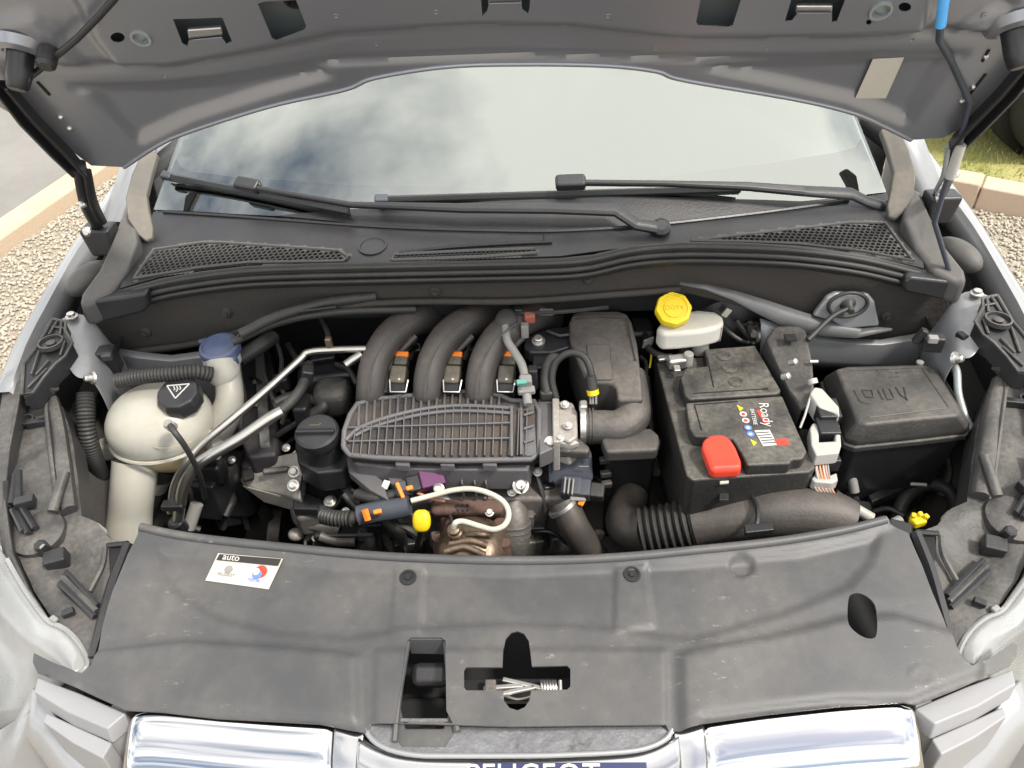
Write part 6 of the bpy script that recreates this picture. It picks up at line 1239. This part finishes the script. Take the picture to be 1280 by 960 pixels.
# grommet plate behind
gpl = plate('grommet_plate', INNW, car, [(1016, 396), (1034, 372), (1044, 367), (1086, 368), (1094, 378), (1100, 408), (1056, 412), (1040, 402)], 1.150, 0.012, bevel=0.005, label='grey plate with an oval cable grommet on the firewall')
gc = Y(1060, 381, 1.148); uxg = Vector((1, 0, 0)); uyg = Vector((0, 0.1, 1))
tube3('grommet', RUB, gpl, [gc+uxg*0.034*cos(a)+uyg*0.024*sin(a) for a in np.linspace(0, 2*pi, 29)], 0.0035, n=1, seg=8); lathe('grommet_nose', RUB, gpl, gc, (0, -1, -0.1), [(0.014, 0), (0.008, 0.006), (0.0055, 0.02)], seg=14)
tube3('cable', RUB, gpl, [gc+Vector((0, -0.01, 0)), Y(1040, 396, 1.125), Y(1010, 425, 1.09)], 0.0048, seg=8)
# horn and pipes in the dark right corner
hn = lathe('horn', SLATE, car, Z(1160, 632, .64), (-0.1, -0.6, 0.8), [(0.052, -0.02), (0.053, 0.0), (0.048, 0.006), (0.02, 0.008)], seg=28, label='blue-grey horn disc in the dark corner by the fuse box')
tube('ring_hose', RUB, hn, [(1120, 650, .70), (1132, 622, .72), (1158, 606, .73), (1184, 612, .73), (1194, 634, .72), (1180, 660, .70)], 0.012, seg=10, n=4); tube('wire_end', WHT, hn, [(1138, 605, .76), (1158, 606, .76)], 0.003, n=1, seg=6)
slab('shelf', BPC, hn, [(1085, 618), (1130, 600), (1140, 606), (1090, 628)], .74, 0.02, bevel=0.003)
yt = zbox('yellow_clip', YEL, car, 1147, 652, .845, (0.022, 0.016, 0.014), rot=(0, 0, 15), bevel=0.004, label='yellow clip at the corner of the radiator cover')
for dx in (-6, 2, 9): zbox('prong', YEL, yt, 1147+dx, 644+abs(dx)*0.4, .85, (0.007, 0.008, 0.016), rot=(10, 0, dx*3), bevel=0.002)
tube('ring_bolt', LGREY, car, [(1115, 655, .80), (1125, 650, .80)], 0.008, n=1, seg=10); zbox('hinge_clip', BPC, car, 1124, 664, .84, (0.035, 0.03, 0.02), rot=(0, 0, -20), bevel=0.005)
# pipes along the firewall
tube('firewall_hose', RUB, car, [(300, 418, .99), (345, 396, 1.0), (400, 380, 1.0), (470, 370, 1.0)], 0.010, seg=10, n=4); tube('firewall_hose', RUB, car, [(290, 428, .97), (350, 402, .98), (420, 390, .98), (520, 386, .97)], 0.008, seg=10, n=4)
tube('bonnet_cable', BPC, car, [(297, 420, .99), (330, 402, 1.0), (360, 392, 1.0), (420, 384, 1.0)], 0.003, seg=6, n=4)

# ------------------------------------------------------------------ looms, small pipes and clips deeper in the bay
def wire(pts, r=0.003, mm=None, nm='wire', n=4): return tube(nm, mm or RUB, car, pts, r, seg=7, n=n)
# between tank and cam cover
for pts, r in (([(345, 425, .88), (352, 450, .86), (350, 480, .84), (360, 505, .82), (352, 530, .80)], .0045), ([(360, 430, .85), (372, 450, .84), (392, 462, .83), (430, 455, .83)], .006),
               ([(300, 470, .83), (306, 500, .80), (300, 530, .78), (308, 560, .74)], .005), ([(345, 545, .76), (360, 535, .78), (372, 528, .79)], .006), ([(340, 560, .70), (355, 556, .72), (368, 548, .74)], .004),
               ([(255, 575, .72), (275, 590, .68), (282, 620, .62), (278, 660, .55)], .009), ([(285, 600, .66), (300, 625, .60), (310, 660, .52)], .007), ([(330, 640, .52), (345, 655, .50), (338, 680, .46)], .006),
               ([(232, 600, .72), (240, 625, .68), (238, 660, .62)], .005), ([(205, 660, .60), (225, 655, .62), (250, 662, .60)], .006)): wire(pts, r, nm='hose')
for p, sz in (((352, 478, .845), (0.03, 0.025, 0.03)), ((405, 452, .83), (0.05, 0.02, 0.03)), ((300, 545, .74), (0.03, 0.03, 0.03)), ((285, 640, .56), (0.05, 0.04, 0.05)), ((252, 600, .70), (0.035, 0.03, 0.04))): zbox('loom_clip', BPC, car, p[0], p[1], p[2], sz, rot=(0, 0, 12), bevel=0.005)
for p in ((330, 575, .71), (358, 560, .74), (290, 575, .70), (395, 672, .60), (432, 640, .70)): bolt(car, Z(*p), (0, -0.4, 0.9), 0.0055, name='bolt')
# cast ribs of the timing side and belt
belt = [Z(a, b, z) for a, b, z in ((325, 630, .56), (340, 660, .50), (352, 690, .44))]; tube3('drive_belt', RUB, car, belt, 0.014, n=2, seg=8, flat=0.35)
lathe('belt_pulley', DALLOY, car, Z(345, 665, .47), (-1, -0.1, 0.2), [(0.05, -0.012), (0.05, 0.012), (0.035, 0.013), (0.02, 0.006)], seg=26)
for i in range(5): slab('casting_rib', DALLOY, car, [(378+i*11, 655), (381+i*11, 655), (384+i*11, 690), (380+i*11, 690)], .585, 0.03, bevel=0.002)
# front centre looms
for pts, r, mm in (([(430, 618, .75), (450, 640, .73), (470, 660, .70), (476, 692, .62)], .006, None), ([(440, 612, .76), (470, 632, .75), (505, 645, .74), (540, 640, .74)], .0035, None), ([(500, 655, .70), (520, 668, .68), (530, 692, .62)], .008, None),
                   ([(480, 604, .77), (470, 590, .775), (476, 580, .78)], .004, None), ([(545, 630, .74), (560, 640, .74), (566, 655, .75)], .003, None), ([(655, 615, .74), (662, 630, .72), (668, 645, .71)], .004, None), ([(690, 640, .68), (684, 662, .66), (690, 690, .60)], .006, None),
                   ([(668, 585, .78), (676, 610, .76), (682, 640, .72), (676, 672, .66)], .005, None), ([(448, 690, .58), (470, 682, .60), (495, 690, .58)], .009, None), ([(515, 612, .79), (535, 622, .78), (556, 626, .77)], .003, COPPER)): wire(pts, r, mm, nm='loom')
for p, sz, mm in (((468, 655, .71), (0.03, 0.025, 0.02), BPC), ((505, 680, .66), (0.04, 0.03, 0.03), BPC), ((684, 612, .74), (0.022, 0.02, 0.03), BPC), ((660, 680, .64), (0.05, 0.03, 0.04), DALLOY), ((545, 675, .68), (0.02, 0.02, 0.03), DALLOY), ((700, 672, .62), (0.05, 0.04, 0.04), DALLOY)): zbox('loom_clip' if mm is BPC else 'casting_block', mm, car, p[0], p[1], p[2], sz, rot=(0, 10, 15), bevel=0.004)
for p in ((612, 640, .745), (558, 628, .745), (640, 615, .76), (672, 590, .78)): bolt(car, Z(*p), (0, -0.5, 0.8), 0.0055, name='bolt')
# behind and between the runners
for pts, r in (([(510, 395, .93), (518, 420, .90), (512, 450, .87)], .006), ([(580, 395, .93), (588, 418, .91), (580, 450, .88)], .006), ([(640, 392, .96), (700, 390, .965), (760, 384, .96)], .004), ([(400, 395, .93), (408, 412, .93), (412, 425, .935)], .005), ([(420, 455, .86), (436, 462, .86), (446, 480, .85)], .005),
               ([(808, 470, .84), (812, 510, .80), (815, 560, .74)], .006), ([(820, 450, .82), (824, 500, .78), (830, 560, .70), (845, 600, .64)], .007), ([(800, 445, .86), (808, 455, .85), (806, 480, .83)], .004), ([(920, 400, .93), (935, 420, .90), (945, 428, .88)], .005), ([(900, 405, .92), (925, 425, .90), (950, 430, .88)], .004)): wire(pts, r, nm='loom')
zbox('vacuum_unit', BPC, car, 800, 420, .86, (0.05, 0.06, 0.06), bevel=0.012); lathe('brake_servo', BPC, car, Y(905, 415, 1.22), (0, -1, 0.2), [(0.09, -0.03), (0.10, 0.0), (0.08, 0.03), (0.03, 0.04)], seg=26)
# right corner
for pts, r in (([(1060, 600, .72), (1080, 615, .70), (1100, 645, .66)], .008), ([(1110, 580, .74), (1130, 600, .72), (1150, 600, .72)], .005), ([(1180, 560, .78), (1186, 590, .75), (1176, 620, .72)], .007), ([(1065, 560, .80), (1062, 590, .76), (1070, 625, .72)], .006), ([(1090, 640, .72), (1110, 636, .72), (1130, 645, .72)], .005)): wire(pts, r, nm='hose')
for p, sz in (((1100, 600, .73), (0.06, 0.03, 0.02)), ((1076, 640, .72), (0.03, 0.03, 0.03)), ((1120, 612, .70), (0.05, 0.025, 0.02))): zbox('loom_clip', BPC, car, p[0], p[1], p[2], sz, rot=(0, 0, -15), bevel=0.004)
# seams and mould lines
for px in (464, 535, 600):
    tube('mould_seam', RUNM, im, [(px-1, 494, .892), (px+1, 470, .922), (px+8, 445, .942), (px+23, 422, .957), (px+45, 405, .961)], 0.0016, seg=5)
tube('mould_seam', ABM, ab, [(716, 402, .939), (722, 396, .9425), (778, 396, .9425), (785, 404, .939), (795, 450, .918)], 0.0016, seg=5)
tube('mould_seam', FBM, fb, [(1056, 464, .9182), (1152, 460, .9182), (1186, 510, .9182), (1086, 522, .9182)], 0.0011, n=1, seg=5)
for p in ((30, 70), (120, 30), (205, 95), (420, 20), (470, 55), (545, 15), (760, 20), (820, 60), (960, 60), (1140, 50), (1230, 20)): lathe('spot_weld', HOODM, bon, Hb.hit(*p, 0.0), Hb.N, [(0.0035, -0.0006), (0.003, 0.0006), (0.002, 0.0002)], seg=10)
plate('inner_panel', INNW, car, [(150, 462), (200, 470), (262, 466), (300, 458), (306, 500), (300, 540), (150, 545)], 1.14, 0.01, bevel=0.003)
tube('weld_seam', TANKY, ct, [(150, 530, .87), (175, 552, .87), (205, 560, .868), (240, 552, .868)], 0.0008, seg=5)

# dim looms and small hoses deeper down
rl = random.Random(21)
for x0, x1, y0, y1, z0, z1, n_ in ((298, 366, 430, 560, .64, .78, 7), (245, 300, 560, 655, .48, .64, 5), (372, 440, 635, 688, .50, .60, 5), (440, 545, 635, 692, .50, .66, 8), (652, 702, 585, 688, .52, .68, 6), (814, 850, 460, 600, .52, .74, 5), (1066, 1180, 570, 648, .48, .66, 7), (905, 955, 400, 430, .84, .92, 4), (372, 450, 440, 500, .74, .82, 5)):
    for _ in range(n_):
        a, b = (rl.uniform(x0, x1), rl.uniform(y0, y1)), (rl.uniform(x0, x1), rl.uniform(y0, y1)); zz0, zz1 = rl.uniform(z0, z1), rl.uniform(z0, z1); bow = rl.uniform(-14, 14)
        pts = [(a[0], a[1], zz0), (a[0]*.66+b[0]*.34+bow, a[1]*.66+b[1]*.34-abs(bow)*.5, zz0*.6+zz1*.4+.012), (a[0]*.3+b[0]*.7+bow*.6, a[1]*.3+b[1]*.7, zz0*.3+zz1*.7+.006), (b[0], b[1], zz1)]
        lm = tube('loom', rl.choice((RUB, RUB, BPC, BPD, RUBB)), car, pts, rl.choice((.003, .004, .005, .007, .009)), seg=7, n=4)
        if rl.random() < 0.5: box('loom_clip', rl.choice((BPC, BPD, LGREY)), lm, Z(*pts[1]), (0.016, 0.014, 0.014), rot=(rl.uniform(-20, 20), rl.uniform(-20, 20), rl.uniform(0, 90)), bevel=0.003)
